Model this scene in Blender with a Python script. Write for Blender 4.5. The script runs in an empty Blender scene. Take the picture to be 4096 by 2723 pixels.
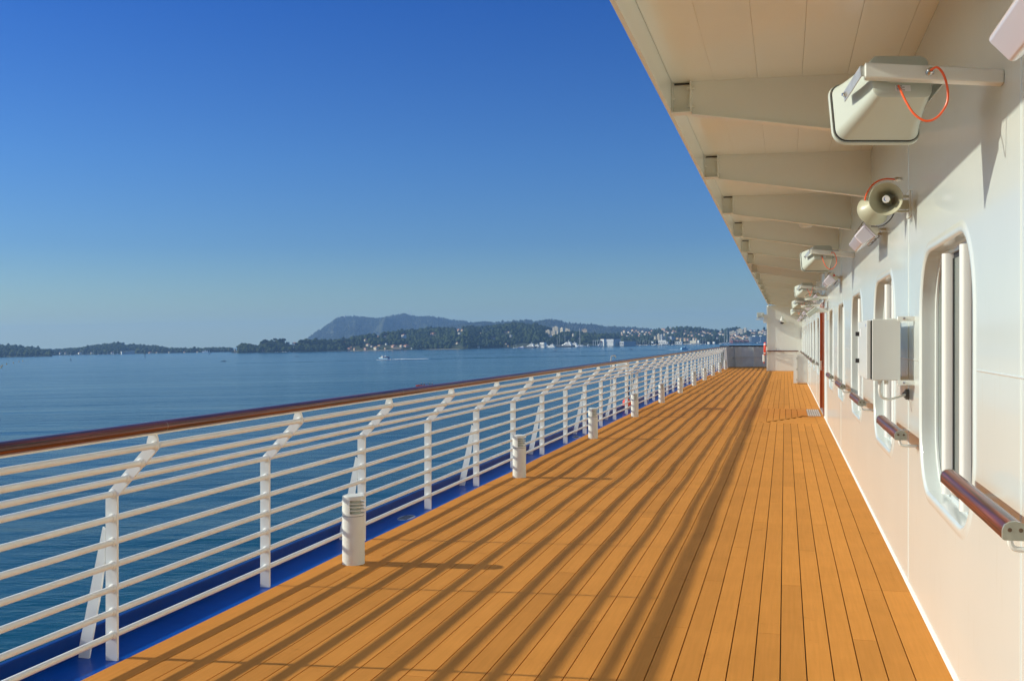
import bpy, bmesh, math, random
import numpy as np
from mathutils import Matrix, Vector
from mathutils import noise as mnoise
PI = math.pi
rnd = random.Random(7)
sc = bpy.context.scene
C = sc.collection

# ------------------------------------------------------------------ camera
F, CX, CY, EYE = 4165.0, 2048.0, 1361.5, 1.65
YAW, PITCH, ROLL = 0.256415, 0.0022063, math.radians(1.09)
cr = Vector((math.cos(YAW), math.sin(YAW), 0))
fh = Vector((-math.sin(YAW), math.cos(YAW), 0))
cf = fh * math.cos(PITCH) + Vector((0, 0, -math.sin(PITCH)))
cu = cr.cross(cf)
cam_d = bpy.data.cameras.new('camera')
cam = bpy.data.objects.new('camera', cam_d); C.objects.link(cam)
M = Matrix.Identity(4)
for i in range(3):
    M[i][0], M[i][1], M[i][2] = cr[i], cu[i], -cf[i]
M[2][3] = EYE
cam.matrix_world = M
cam_d.sensor_width = 36.0
cam_d.lens = 36.0 * F / 4096.0
cam_d.clip_start = 0.05; cam_d.clip_end = 60000
sc.camera = cam

# ------------------------------------------------------------------ light
sun_dir = Vector((1.0, 0.135, -0.49)).normalized()         # travel direction of the sunlight
el = math.asin(-sun_dir.z)
az = math.atan2(-sun_dir.x, -sun_dir.y)                     # clockwise from +Y
sd = bpy.data.lights.new('sun', 'SUN'); sd.energy = 3.1; sd.angle = math.radians(0.6); sd.color = (1.0, 0.965, 0.80)
so = bpy.data.objects.new('sun', sd); C.objects.link(so)
so.rotation_euler = (-sun_dir).to_track_quat('Z', 'Y').to_euler()
so.location = (-20, -3, 12)

HAZE = 7.0e-5
world = bpy.data.worlds.new('World'); sc.world = world; world.use_nodes = True
nt = world.node_tree; nt.nodes.clear()
wo = nt.nodes.new('ShaderNodeOutputWorld'); bg = nt.nodes.new('ShaderNodeBackground')
sky = nt.nodes.new('ShaderNodeTexSky'); sky.sky_type = 'NISHITA'; sky.sun_disc = False
sky.sun_elevation = el; sky.sun_rotation = az
sky.altitude = 0; sky.air_density = 1.0; sky.dust_density = 0.3; sky.ozone_density = 1.0
# the clear-air tint of this sky, by height above the sea horizon
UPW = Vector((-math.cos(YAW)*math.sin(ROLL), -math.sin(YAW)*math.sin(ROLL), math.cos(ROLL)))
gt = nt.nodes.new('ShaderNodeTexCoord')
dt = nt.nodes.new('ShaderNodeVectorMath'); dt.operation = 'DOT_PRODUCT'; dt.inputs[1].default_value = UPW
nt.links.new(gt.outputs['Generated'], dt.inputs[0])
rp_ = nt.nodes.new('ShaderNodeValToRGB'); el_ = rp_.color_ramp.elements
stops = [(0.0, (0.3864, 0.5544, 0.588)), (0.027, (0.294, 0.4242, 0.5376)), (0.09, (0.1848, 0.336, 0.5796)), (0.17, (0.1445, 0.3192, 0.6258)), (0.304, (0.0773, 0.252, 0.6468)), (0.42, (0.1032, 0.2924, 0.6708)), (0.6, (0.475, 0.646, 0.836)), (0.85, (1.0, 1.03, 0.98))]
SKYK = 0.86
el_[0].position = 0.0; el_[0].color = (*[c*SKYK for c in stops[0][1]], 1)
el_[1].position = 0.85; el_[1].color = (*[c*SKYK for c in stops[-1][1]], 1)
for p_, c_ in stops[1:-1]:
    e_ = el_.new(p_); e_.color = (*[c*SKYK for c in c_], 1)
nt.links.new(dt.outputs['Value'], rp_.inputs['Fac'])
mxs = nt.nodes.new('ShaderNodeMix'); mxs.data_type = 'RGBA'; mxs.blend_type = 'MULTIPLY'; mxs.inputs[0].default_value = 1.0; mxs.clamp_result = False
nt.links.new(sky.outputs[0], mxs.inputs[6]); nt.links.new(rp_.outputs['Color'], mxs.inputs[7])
# towards the sun the blue washes out
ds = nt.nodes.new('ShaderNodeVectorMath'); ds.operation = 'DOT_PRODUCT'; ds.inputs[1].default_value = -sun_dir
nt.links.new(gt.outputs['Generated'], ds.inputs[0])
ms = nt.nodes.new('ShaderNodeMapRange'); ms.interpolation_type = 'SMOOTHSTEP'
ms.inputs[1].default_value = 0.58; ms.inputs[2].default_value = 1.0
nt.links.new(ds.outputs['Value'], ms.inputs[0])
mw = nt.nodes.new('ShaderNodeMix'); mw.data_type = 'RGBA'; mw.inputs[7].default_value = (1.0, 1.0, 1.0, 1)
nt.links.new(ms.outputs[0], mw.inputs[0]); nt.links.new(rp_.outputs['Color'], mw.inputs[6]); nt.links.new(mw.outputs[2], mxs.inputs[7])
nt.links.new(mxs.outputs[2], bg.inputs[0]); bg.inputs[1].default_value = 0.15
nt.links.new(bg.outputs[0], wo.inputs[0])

vs = sc.view_settings
vs.view_transform = 'Standard'; vs.look = 'None'; vs.exposure = 0.4; vs.gamma = 1.0; vs.use_curve_mapping = False
sc.render.engine = 'CYCLES'
cy = sc.cycles
cy.max_bounces = 10; cy.diffuse_bounces = 5; cy.glossy_bounces = 4; cy.volume_bounces = 1
cy.use_denoising = True
cy.sample_clamp_indirect = 6.0

# ------------------------------------------------------------------ sea frame (the ship heels a little against the sea)
s_r = cr * math.cos(ROLL) + cu * math.sin(ROLL)
s_u = -cr * math.sin(ROLL) + cu * math.cos(ROLL)
S = Matrix.Identity(4)
HW = 25.0
org = Vector((0, 0, EYE)) - s_u * HW
for i in range(3):
    S[i][0], S[i][1], S[i][2], S[i][3] = s_r[i], cf[i], s_u[i], org[i]
cR, sR = math.cos(ROLL), math.sin(ROLL)
def SP(px, py, D):
    """sea-frame position of the point seen at photo pixel (px,py) at distance D"""
    u = (px - CX) / F; v = -(py - 1362.0) / F
    return ((u * cR + v * sR) * D, D, (-u * sR + v * cR) * D + HW)
def water_D(px, py):
    u = (px - CX) / F; v = -(py - 1362.0) / F
    return -HW / (-u * sR + v * cR)

# ------------------------------------------------------------------ materials
MAT = {}
def mat(name, col, rough=0.5, metal=0.0, coat=0.0, spec=0.5, noise=None, bump=None, emis=None, coat_rough=0.08):
    """noise=(scale, amount) colour mottling; bump=(scale, strength, distance)"""
    m = bpy.data.materials.new(name); m.use_nodes = True
    t = m.node_tree; b = t.nodes['Principled BSDF']
    b.inputs['Base Color'].default_value = (*col, 1)
    b.inputs['Roughness'].default_value = rough; b.inputs['Metallic'].default_value = metal
    b.inputs['Specular IOR Level'].default_value = spec
    b.inputs['Coat Weight'].default_value = coat; b.inputs['Coat Roughness'].default_value = coat_rough
    if noise or bump:
        tc = t.nodes.new('ShaderNodeTexCoord')
    if noise:
        n = t.nodes.new('ShaderNodeTexNoise'); n.inputs['Scale'].default_value = noise[0]; n.inputs['Detail'].default_value = 5
        t.links.new(tc.outputs['Object'], n.inputs['Vector'])
        r = t.nodes.new('ShaderNodeValToRGB')
        r.color_ramp.elements[0].position = 0.3; r.color_ramp.elements[1].position = 0.7
        a = noise[1]
        r.color_ramp.elements[0].color = (*[c * (1 - a) for c in col], 1)
        r.color_ramp.elements[1].color = (*[min(1, c * (1 + a)) for c in col], 1)
        t.links.new(n.outputs['Fac'], r.inputs['Fac']); t.links.new(r.outputs['Color'], b.inputs['Base Color'])
    if bump:
        n2 = t.nodes.new('ShaderNodeTexNoise'); n2.inputs['Scale'].default_value = bump[0]; n2.inputs['Detail'].default_value = 4
        t.links.new(tc.outputs['Object'], n2.inputs['Vector'])
        bp = t.nodes.new('ShaderNodeBump'); bp.inputs['Strength'].default_value = bump[1]; bp.inputs['Distance'].default_value = bump[2]
        t.links.new(n2.outputs['Fac'], bp.inputs['Height']); t.links.new(bp.outputs['Normal'], b.inputs['Normal'])
    MAT[name] = m
    return m
mat('white_paint', (0.77, 0.795, 0.74), 0.30, coat=0.35, noise=(1.7, 0.02), bump=(9, 0.12, 0.004))
mat('wall_paint', (0.655, 0.705, 0.675), 0.25, coat=0.4, noise=(0.9, 0.02), bump=(1.6, 0.10, 0.010), coat_rough=0.07)
mat('rail_paint', (0.88, 0.88, 0.84), 0.33, coat=0.2, noise=(6, 0.03), bump=(40, 0.1, 0.002))
mat('ceiling_paint', (0.87, 0.90, 0.83), 0.35, coat=0.25, noise=(1.2, 0.02))
mat('blue_paint', (0.0, 0.066, 0.36), 0.35, coat=0.12, spec=0.15, noise=(3, 0.10), bump=(12, 0.2, 0.004))
mat('blue_paint_shaded', (0.0, 0.038, 0.22), 0.4, coat=0.08, spec=0.15, noise=(3, 0.12), bump=(12, 0.25, 0.006))  # darker copy of the waterway blue; the coaming's shade is in the colour
mat('caulk', (0.035, 0.030, 0.022), 0.7)
mat('rubber', (0.02, 0.02, 0.022), 0.6)
mat('speaker_grey', (0.52, 0.56, 0.49), 0.42, noise=(4, 0.02))
mat('horn_beige', (0.50, 0.49, 0.36), 0.35, noise=(6, 0.03))
mat('zinc', (0.50, 0.51, 0.50), 0.40, metal=0.5, noise=(30, 0.12))
mat('steel', (0.6, 0.6, 0.58), 0.22, metal=1.0)
mat('cast_end', (0.42, 0.42, 0.34), 0.38, metal=0.5, noise=(30, 0.15))
mat('orange_cable', (0.85, 0.12, 0.03), 0.4)
mat('diffuser', (0.72, 0.68, 0.76), 0.18, coat=0.5)
mat('lamp_base', (0.60, 0.58, 0.46), 0.5)
mat('wire', (0.16, 0.11, 0.07), 0.4, metal=0.6)
mat('red_dot', (0.6, 0.01, 0.02), 0.4)
mat('dark_inside', (0.10, 0.095, 0.085), 0.6)
mat('grey_box', (0.66, 0.67, 0.63), 0.35, coat=0.2, noise=(2, 0.02))
mat('glass_dark', (0.11, 0.14, 0.125), 0.05, spec=0.7, noise=(1.7, 0.35))
mat('mullion', (0.76, 0.765, 0.73), 0.26, coat=0.5, noise=(5, 0.02))
mat('label', (0.75, 0.75, 0.75), 0.5)
mat('ink', (0.03, 0.03, 0.035), 0.5)
mat('logo_blue', (0.01, 0.12, 0.45), 0.4)
mat('door_wood', (0.36, 0.07, 0.012), 0.3, coat=0.5, noise=(5, 0.15))
mat('lifebuoy_orange', (0.85, 0.07, 0.03), 0.5)
mat('white_plain', (0.78, 0.795, 0.74), 0.5)
mat('bulwark', (0.82, 0.82, 0.74), 0.5, noise=(2, 0.1))
mat('slat', (0.62, 0.60, 0.52), 0.4, noise=(20, 0.1))

def deck_material():
    m = bpy.data.materials.new('deck_composite'); m.use_nodes = True
    t = m.node_tree; b = t.nodes['Principled BSDF']
    tc = t.nodes.new('ShaderNodeTexCoord')
    oi = t.nodes.new('ShaderNodeObjectInfo')
    mp = t.nodes.new('ShaderNodeMapping'); mp.inputs['Scale'].default_value = (60, 2.2, 60)
    t.links.new(tc.outputs['Object'], mp.inputs['Vector'])
    n1 = t.nodes.new('ShaderNodeTexNoise'); n1.inputs['Scale'].default_value = 1.0; n1.inputs['Detail'].default_value = 6
    t.links.new(mp.outputs[0], n1.inputs['Vector'])
    n2 = t.nodes.new('ShaderNodeTexNoise'); n2.inputs['Scale'].default_value = 1.6; n2.inputs['Detail'].default_value = 6; n2.inputs['Roughness'].default_value = 0.65
    t.links.new(tc.outputs['Object'], n2.inputs['Vector'])
    r = t.nodes.new('ShaderNodeValToRGB')
    e = r.color_ramp.elements
    e[0].position = 0.25; e[0].color = (0.575, 0.240, 0.046, 1)
    e[1].position = 0.75; e[1].color = (0.65, 0.272, 0.056, 1)
    t.links.new(n1.outputs['Fac'], r.inputs['Fac'])
    # large soft blotches and a few dark scuffs
    r2 = t.nodes.new('ShaderNodeValToRGB'); f = r2.color_ramp.elements
    f[0].position = 0.30; f[0].color = (0.93, 0.91, 0.88, 1); f[1].position = 0.65; f[1].color = (1.04, 1.02, 1.0, 1)
    t.links.new(n2.outputs['Fac'], r2.inputs['Fac'])
    mx = t.nodes.new('ShaderNodeMix'); mx.data_type = 'RGBA'; mx.blend_type = 'MULTIPLY'; mx.inputs[0].default_value = 1.0
    t.links.new(r.outputs['Color'], mx.inputs[6]); t.links.new(r2.outputs['Color'], mx.inputs[7])
    n3 = t.nodes.new('ShaderNodeTexNoise'); n3.inputs['Scale'].default_value = 3.4; n3.inputs['Detail'].default_value = 9; n3.inputs['Roughness'].default_value = 0.75
    t.links.new(tc.outputs['Object'], n3.inputs['Vector'])
    r3 = t.nodes.new('ShaderNodeValToRGB'); g = r3.color_ramp.elements
    g[0].position = 0.61; g[0].color = (1, 1, 1, 1); g[1].position = 0.70; g[1].color = (0.66, 0.56, 0.52, 1)
    t.links.new(n3.outputs['Fac'], r3.inputs['Fac'])
    mx3 = t.nodes.new('ShaderNodeMix'); mx3.data_type = 'RGBA'; mx3.blend_type = 'MULTIPLY'; mx3.inputs[0].default_value = 0.6
    t.links.new(mx.outputs[2], mx3.inputs[6]); t.links.new(r3.outputs['Color'], mx3.inputs[7])
    # plank to plank tone
    mr = t.nodes.new('ShaderNodeMapRange'); mr.inputs[3].default_value = 0.91; mr.inputs[4].default_value = 1.06
    t.links.new(oi.outputs['Random'], mr.inputs[0])
    cm = t.nodes.new('ShaderNodeCombineColor')
    for k in range(3): t.links.new(mr.outputs[0], cm.inputs[k])
    mx2 = t.nodes.new('ShaderNodeMix'); mx2.data_type = 'RGBA'; mx2.blend_type = 'MULTIPLY'; mx2.inputs[0].default_value = 1.0
    t.links.new(mx3.outputs[2], mx2.inputs[6]); t.links.new(cm.outputs[0], mx2.inputs[7])
    t.links.new(mx2.outputs[2], b.inputs['Base Color'])
    b.inputs['Roughness'].default_value = 0.7; b.inputs['Specular IOR Level'].default_value = 0.08
    bp = t.nodes.new('ShaderNodeBump'); bp.inputs['Strength'].default_value = 0.15; bp.inputs['Distance'].default_value = 0.002
    t.links.new(n1.outputs['Fac'], bp.inputs['Height']); t.links.new(bp.outputs['Normal'], b.inputs['Normal'])
    MAT['deck'] = m
deck_material()

def wood_material():
    m = bpy.data.materials.new('varnished_mahogany'); m.use_nodes = True
    t = m.node_tree; b = t.nodes['Principled BSDF']
    tc = t.nodes.new('ShaderNodeTexCoord')
    mp = t.nodes.new('ShaderNodeMapping'); mp.inputs['Scale'].default_value = (55, 1.2, 140)
    t.links.new(tc.outputs['Object'], mp.inputs['Vector'])
    n = t.nodes.new('ShaderNodeTexNoise'); n.inputs['Scale'].default_value = 1.0; n.inputs['Detail'].default_value = 7; n.inputs['Distortion'].default_value = 0.3
    t.links.new(mp.outputs[0], n.inputs['Vector'])
    r = t.nodes.new('ShaderNodeValToRGB'); e = r.color_ramp.elements
    e[0].position = 0.38; e[0].color = (0.035, 0.004, 0.001, 1)
    e[1].position = 0.60; e[1].color = (0.19, 0.026, 0.003, 1)
    x = e.new(0.75); x.color = (0.30, 0.085, 0.025, 1)
    t.links.new(n.outputs['Fac'], r.inputs['Fac']); t.links.new(r.outputs['Color'], b.inputs['Base Color'])
    b.inputs['Roughness'].default_value = 0.4; b.inputs['Coat Weight'].default_value = 0.35; b.inputs['Coat Roughness'].default_value = 0.10
    MAT['mahogany'] = m
wood_material()

def water_material():
    m = bpy.data.materials.new('sea_water'); m.use_nodes = True
    t = m.node_tree; b = t.nodes['Principled BSDF']
    b.inputs['Base Color'].default_value = (0.0, 0.062, 0.086, 1)
    b.inputs['Roughness'].default_value = 0.14; b.inputs['IOR'].default_value = 1.33; b.inputs['Specular IOR Level'].default_value = 0.18
    tc = t.nodes.new('ShaderNodeTexCoord')
    def noise(sx, sy, scale, detail=3, rough=0.5, dist=0.0, rot=0.0):
        mp = t.nodes.new('ShaderNodeMapping'); mp.inputs['Scale'].default_value = (sx, sy, 1); mp.inputs['Rotation'].default_value = (0, 0, rot)
        t.links.new(tc.outputs['Object'], mp.inputs['Vector'])
        n = t.nodes.new('ShaderNodeTexNoise'); n.inputs['Scale'].default_value = scale; n.inputs['Detail'].default_value = detail
        n.inputs['Roughness'].default_value = rough; n.inputs['Distortion'].default_value = dist
        t.links.new(mp.outputs[0], n.inputs['Vector'])
        return n.outputs['Fac']
    def math_(op, a, b_):
        q = t.nodes.new('ShaderNodeMath'); q.operation = op
        for k, v in enumerate((a, b_)):
            if isinstance(v, (int, float)): q.inputs[k].default_value = v
            else: t.links.new(v, q.inputs[k])
        return q.outputs[0]
    small = noise(0.55, 1.3, 0.9, 4, 0.55, 0.4, 0.25)
    mid = noise(0.5, 1.2, 0.17, 4, 0.5, 0.3, 0.3)
    big = noise(0.35, 1.0, 0.028, 3, 0.5, 0.2, 0.12)
    slick = noise(0.16, 1.0, 0.011, 4, 0.6, 0.5, 0.06)
    sr = t.nodes.new('ShaderNodeMapRange'); sr.inputs[1].default_value = 0.35; sr.inputs[2].default_value = 0.65; sr.inputs[3].default_value = 0.3; sr.inputs[4].default_value = 1.9
    t.links.new(slick, sr.inputs[0])
    h = math_('ADD', math_('MULTIPLY', small, 0.085), math_('MULTIPLY', mid, 0.30))
    h = math_('MULTIPLY', h, sr.outputs[0])
    h = math_('ADD', h, math_('MULTIPLY', big, 1.7))
    bp = t.nodes.new('ShaderNodeBump'); bp.inputs['Strength'].default_value = 1.0; bp.inputs['Distance'].default_value = 1.0
    t.links.new(h, bp.inputs['Height']); t.links.new(bp.outputs['Normal'], b.inputs['Normal'])
    MAT['water'] = m
water_material()

def far_mat(name, c1, c2, scale, c3=None):
    m = bpy.data.materials.new(name); m.use_nodes = True
    t = m.node_tree; b = t.nodes['Principled BSDF']
    tc = t.nodes.new('ShaderNodeTexCoord')
    n = t.nodes.new('ShaderNodeTexNoise'); n.inputs['Scale'].default_value = scale; n.inputs['Detail'].default_value = 8; n.inputs['Roughness'].default_value = 0.65
    t.links.new(tc.outputs['Object'], n.inputs['Vector'])
    r = t.nodes.new('ShaderNodeValToRGB'); e = r.color_ramp.elements
    e[0].position = 0.38; e[0].color = (*c1, 1); e[1].position = 0.62; e[1].color = (*c2, 1)
    t.links.new(n.outputs['Fac'], r.inputs['Fac']); t.links.new(r.outputs['Color'], b.inputs['Base Color'])
    b.inputs['Roughness'].default_value = 0.95; b.inputs['Specular IOR Level'].default_value = 0.1
    MAT[name] = m
far_mat('hill_ground', (0.035, 0.05, 0.018), (0.085, 0.09, 0.04), 0.012)
far_mat('mountain_scrub', (0.03, 0.042, 0.02), (0.075, 0.08, 0.045), 0.008)
far_mat('foliage', (0.014, 0.030, 0.010), (0.060, 0.080, 0.020), 0.03)
far_mat('pine_foliage', (0.012, 0.026, 0.010), (0.040, 0.058, 0.018), 0.05)
mat('trunk', (0.10, 0.07, 0.05), 0.9)
mat('shore_rock', (0.30, 0.26, 0.19), 0.9, noise=(0.03, 0.3))
mat('quay', (0.36, 0.34, 0.29), 0.9, noise=(0.05, 0.2))
mat('render_cream', (0.72, 0.63, 0.46), 0.85, noise=(0.2, 0.06))
mat('render_white', (0.80, 0.78, 0.72), 0.8, noise=(0.2, 0.04))
mat('render_ochre', (0.62, 0.46, 0.28), 0.85, noise=(0.2, 0.08))
mat('render_pink', (0.64, 0.40, 0.30), 0.85, noise=(0.2, 0.08))
mat('render_grey_and_shaded', (0.42, 0.44, 0.46), 0.8, noise=(0.2, 0.05))  # also colours walls whose shade is put into the grey
mat('render_red', (0.45, 0.13, 0.09), 0.85)
mat('roof_tile', (0.42, 0.17, 0.085), 0.9, noise=(0.4, 0.15))
mat('far_window', (0.06, 0.07, 0.085), 0.25)
mat('hull_white', (0.82, 0.82, 0.80), 0.3)
mat('hull_blue', (0.02, 0.05, 0.25), 0.3)
mat('hull_lightblue', (0.35, 0.62, 0.80), 0.35)
mat('hull_dark', (0.03, 0.035, 0.045), 0.5)
mat('canvas_navy', (0.015, 0.03, 0.12), 0.8)
mat('sail', (0.85, 0.84, 0.80), 0.7)
mat('mast', (0.86, 0.85, 0.80), 0.4)
mat('buoy_yellow', (0.75, 0.42, 0.03), 0.5)
mat('buoy_red', (0.5, 0.04, 0.03), 0.5)
mat('skin', (0.45, 0.24, 0.16), 0.6)
mat('cloth_blue', (0.02, 0.05, 0.28), 0.8)
mat('cloth_dark', (0.03, 0.025, 0.03), 0.8)
mat('cloth_brown', (0.12, 0.03, 0.03), 0.8)
mat('foam', (0.75, 0.78, 0.78), 0.7)

# ------------------------------------------------------------------ helpers
class MB:
    def __init__(s): s.v = []; s.f = []; s.m = []; s.mats = []; s.cur = 0
    def use(s, name):
        if name not in s.mats: s.mats.append(name)
        s.cur = s.mats.index(name); return s
    def add(s, vs_, fs):
        o = len(s.v); s.v += [tuple(p) for p in vs_]
        for f in fs: s.f.append(tuple(o + i for i in f)); s.m.append(s.cur)
    def box(s, x0, x1, y0, y1, z0, z1, T=None):
        vs_ = [(x0,y0,z0),(x1,y0,z0),(x1,y1,z0),(x0,y1,z0),(x0,y0,z1),(x1,y0,z1),(x1,y1,z1),(x0,y1,z1)]
        if T is not None: vs_ = [T @ Vector(p) for p in vs_]
        s.add(vs_, [(0,3,2,1),(4,5,6,7),(0,1,5,4),(1,2,6,5),(2,3,7,6),(3,0,4,7)]); return s
    def loft(s, rings, cap=True, closed=True):
        n = len(rings[0]); vs_ = [p for r in rings for p in r]; fs = []
        for k in range(len(rings) - 1):
            for i in range(n if closed else n - 1):
                j = (i + 1) % n
                fs.append((k*n+i, k*n+j, (k+1)*n+j, (k+1)*n+i))
        if cap:
            fs.append(tuple(range(n - 1, -1, -1))); fs.append(tuple((len(rings)-1)*n + i for i in range(n)))
        s.add(vs_, fs); return s
    def tube(s, pts, r, n=8, cap=True):
        pts = [Vector(p) for p in pts]; rings = []
        up = None
        for k, p in enumerate(pts):
            d = (pts[min(k+1, len(pts)-1)] - pts[max(k-1, 0)]).normalized()
            if up is None:
                up = Vector((0,0,1)) if abs(d.z) < 0.9 else Vector((1,0,0))
            a = d.cross(up).normalized(); b_ = a.cross(d).normalized(); up = b_
            rr = r[k] if isinstance(r, (list, tuple)) else r
            rings.append([p + a*math.cos(2*PI*i/n)*rr + b_*math.sin(2*PI*i/n)*rr for i in range(n)])
        return s.loft(rings, cap)
    def lathe(s, prof, n=16, T=None, cap=True):
        """prof = [(r,z)...] about local z"""
        rings = [[Vector((r*math.cos(2*PI*i/n), r*math.sin(2*PI*i/n), z)) for i in range(n)] for r, z in prof]
        if T is not None: rings = [[T @ p for p in q] for q in rings]
        return s.loft(rings, cap)
    def build(s, name, material=None, parent=None, smooth=False, bevel=0.0, seg=2, fix=True, link=True):
        me = bpy.data.meshes.new(name)
        me.from_pydata([tuple(p) for p in s.v], [], s.f)
        if material is not None: me.materials.append(MAT[material])
        else:
            for q in s.mats: me.materials.append(MAT[q])
            me.polygons.foreach_set('material_index', s.m)
        if fix:
            bm = bmesh.new(); bm.from_mesh(me); bmesh.ops.recalc_face_normals(bm, faces=bm.faces); bm.to_mesh(me); bm.free()
        if smooth:
            me.polygons.foreach_set('use_smooth', [True]*len(me.polygons)); me.set_sharp_from_angle(angle=math.radians(38))
        me.update()
        o = bpy.data.objects.new(name, me)
        if link: C.objects.link(o)
        if parent is not None: o.parent = parent
        if bevel:
            b_ = o.modifiers.new('bevel', 'BEVEL'); b_.width = bevel; b_.segments = seg; b_.limit_method = 'ANGLE'; b_.angle_limit = math.radians(40); b_.harden_normals = True
            me.polygons.foreach_set('use_smooth', [True]*len(me.polygons))
        return o

def tag(o, label=None, cat=None, group=None, kind=None):
    if label: o['label'] = label
    if cat: o['category'] = cat
    if group: o['group'] = group
    if kind: o['kind'] = kind
    return o
def empty(name, loc=(0,0,0), rz=0.0, label=None, cat=None, group=None, kind=None):
    o = bpy.data.objects.new(name, None); C.objects.link(o); o.location = loc; o.rotation_euler = (0,0,rz)
    o.empty_display_size = 0.2
    return tag(o, label, cat, group, kind)
def copy_tree(o, parent=None):
    c = o.copy(); C.objects.link(c)
    if parent is not None: c.parent = parent
    for ch in [q for q in kids.get(o, [])]: kids.setdefault(c, []).append(copy_tree(ch, c))
    return c
kids = {}
def snapshot():
    kids.clear()
    for o in C.objects:
        if o.parent is not None: kids.setdefault(o.parent, []).append(o)
ORD = ['first','second','third','fourth','fifth','sixth','seventh','eighth','ninth','tenth','eleventh','twelfth','thirteenth','fourteenth','fifteenth','sixteenth','seventeenth','eighteenth','nineteenth','twentieth']
TENS = {20:'twenty',30:'thirty',40:'forty',50:'fifty'}
def ordn(i):
    if i < 20: return ORD[i]
    t_, r_ = divmod(i + 1, 10)
    if r_ == 0: return {30:'thirtieth',40:'fortieth',50:'fiftieth',60:'sixtieth'}[(i+1)]
    return TENS[t_*10] + '-' + ORD[r_-1]
def crom(pts, n=6):
    pts = [Vector(p) for p in pts]; P = [pts[0]*2-pts[1]] + pts + [pts[-1]*2-pts[-2]]; out = []
    for i in range(1, len(P)-2):
        for k in range(n):
            t_ = k/n; a, b_, c_, d = P[i-1], P[i], P[i+1], P[i+2]
            out.append(0.5*((2*b_)+(c_-a)*t_+(2*a-5*b_+4*c_-d)*t_*t_+(3*b_-a-3*c_+d)*t_**3))
    out.append(pts[-1]); return out
def rrect(w, h, r, n=5):
    """rounded rectangle outline, ccw, in 2D"""
    o = []
    for cx_, cy_, a0 in ((w/2-r, h/2-r, 0), (-w/2+r, h/2-r, PI/2), (-w/2+r, -h/2+r, PI), (w/2-r, -h/2+r, 1.5*PI)):
        for i in range(n+1):
            a = a0 + PI/2*i/n; o.append((cx_+r*math.cos(a), cy_+r*math.sin(a)))
    return o

# ================================================================== DECK
Y0, Y1 = -22.0, 62.5
XW = 0.80
def dz(y, x=0.0):
    """the plating dips between its beams: a few millimetres of wave along the deck"""
    return (0.0042*math.cos(2*PI*(y-4.2)/3.28) + 0.0018*math.sin(2*PI*y/1.93+1.0) + 0.002*math.sin(2*PI*y/7.1)) * (0.6+0.4*math.cos(x*1.1+0.7*y)) * min(1.0, max(0.0, (y-3)/6))
deck = empty('deck', kind='structure')
b = MB(); b.box(-3.29, XW+0.02, Y0, Y1, -0.06, -0.030)
b.build('caulking', 'caulk', deck)
GAP = 0.0062
def plank_mesh(mb, x0, x1, y0, y1, th=0.022):
    n = max(1, int(round((y1-y0)/0.41)))
    top = []; 
    ys = [y0 + (y1-y0)*i/n for i in range(n+1)]
    vs_ = []
    for y in ys:
        for x in (x0, x1):
            z = dz(y, x); vs_.append((x, y, z)); vs_.append((x, y, -0.032))
    fs = []
    for i in range(n):
        o = i*4; fs.append((o, o+2, o+6, o+4)); fs.append((o+1, o, o+4, o+5)); fs.append((o+2, o+3, o+7, o+6))
    fs.append((0, 1, 3, 2)); q = n*4; fs.append((q+1, q, q+2, q+3))
    mb.add(vs_, fs)
planks = []   # (x0,x1,y0,y1)
W = 0.1273
boll_y = [7.09 + 4.92*k for k in range(12)]
blocks = [(y-0.29, y+0.29) for y in boll_y[:11]]
off = {0: 7.2, 1: 6.0, 2: 4.8, 3: 8.4}
RAMP = (20.86, 25.26)           # door threshold panel
for i in range(29):
    x1 = 0.614 - W*i; x0 = x1 - W
    cuts = [off[i % 4] + 4.8*k for k in range(-7, 13)]
    cuts = [Y0] + [c for c in cuts if Y0+0.3 < c < Y1-0.3] + [Y1]
    segs = list(zip(cuts[:-1], cuts[1:]))
    holes = []
    if i >= 27: holes += blocks
    if x1 > -0.53: holes.append(RAMP)
    for h0, h1 in holes:
        ns = []
        for a, c in segs:
            if c <= h0 or a >= h1: ns.append((a, c)); continue
            if a < h0 - 0.05: ns.append((a, h0))
            if c > h1 + 0.05: ns.append((h1, c))
        segs = ns
    for a, c in segs: planks.append((x0, x1, a, c))
for y0_, y1_ in ((Y0, 2.4), (2.4, 7.2), (7.2, 12.0), (12.0, 16.8), (16.8, RAMP[0]), (RAMP[1], 30), (30, 35), (35, 40), (40, 45), (45, 50), (50, 54.1)):
    planks.append((0.614, XW+0.012, y0_, y1_))
y = Y0
while y < Y1-0.5:
    planks.append((-3.286, -3.078, y, min(y+4.92, Y1))); y += 4.92
for h0, h1 in blocks: planks.append((-3.078, -3.078+2*W, h0, h1))
# threshold panel in front of the door
planks.append((-0.534, XW+0.012, RAMP[0], RAMP[0]+0.2)); planks.append((-0.534, XW+0.012, RAMP[1]-0.16, RAMP[1]))
def psize(p):
    d = (p[2]+p[3])/2
    if p[3] < 3.6: return -1
    yy = max(p[2], 4.0)
    return (p[1]-p[0])*(p[3]-yy)/(yy*p[3])**1.3 if p[3] > yy else -1
planks.sort(key=psize, reverse=True)
rest = MB()
for k, (x0, x1, a, c) in enumerate(planks):
    g = GAP*0.5 if True else 0
    ex = 0.0015
    if k < 270 and psize((x0, x1, a, c)) > 0:
        mb = MB(); plank_mesh(mb, x0+g, x1-g, a+ex, c-ex)
        mb.build('plank', 'deck', deck, fix=False)
    else:
        plank_mesh(rest, x0+g, x1-g, a+ex, c-ex)
tag(rest.build('planks', 'deck', deck, fix=False), kind='stuff')
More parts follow.
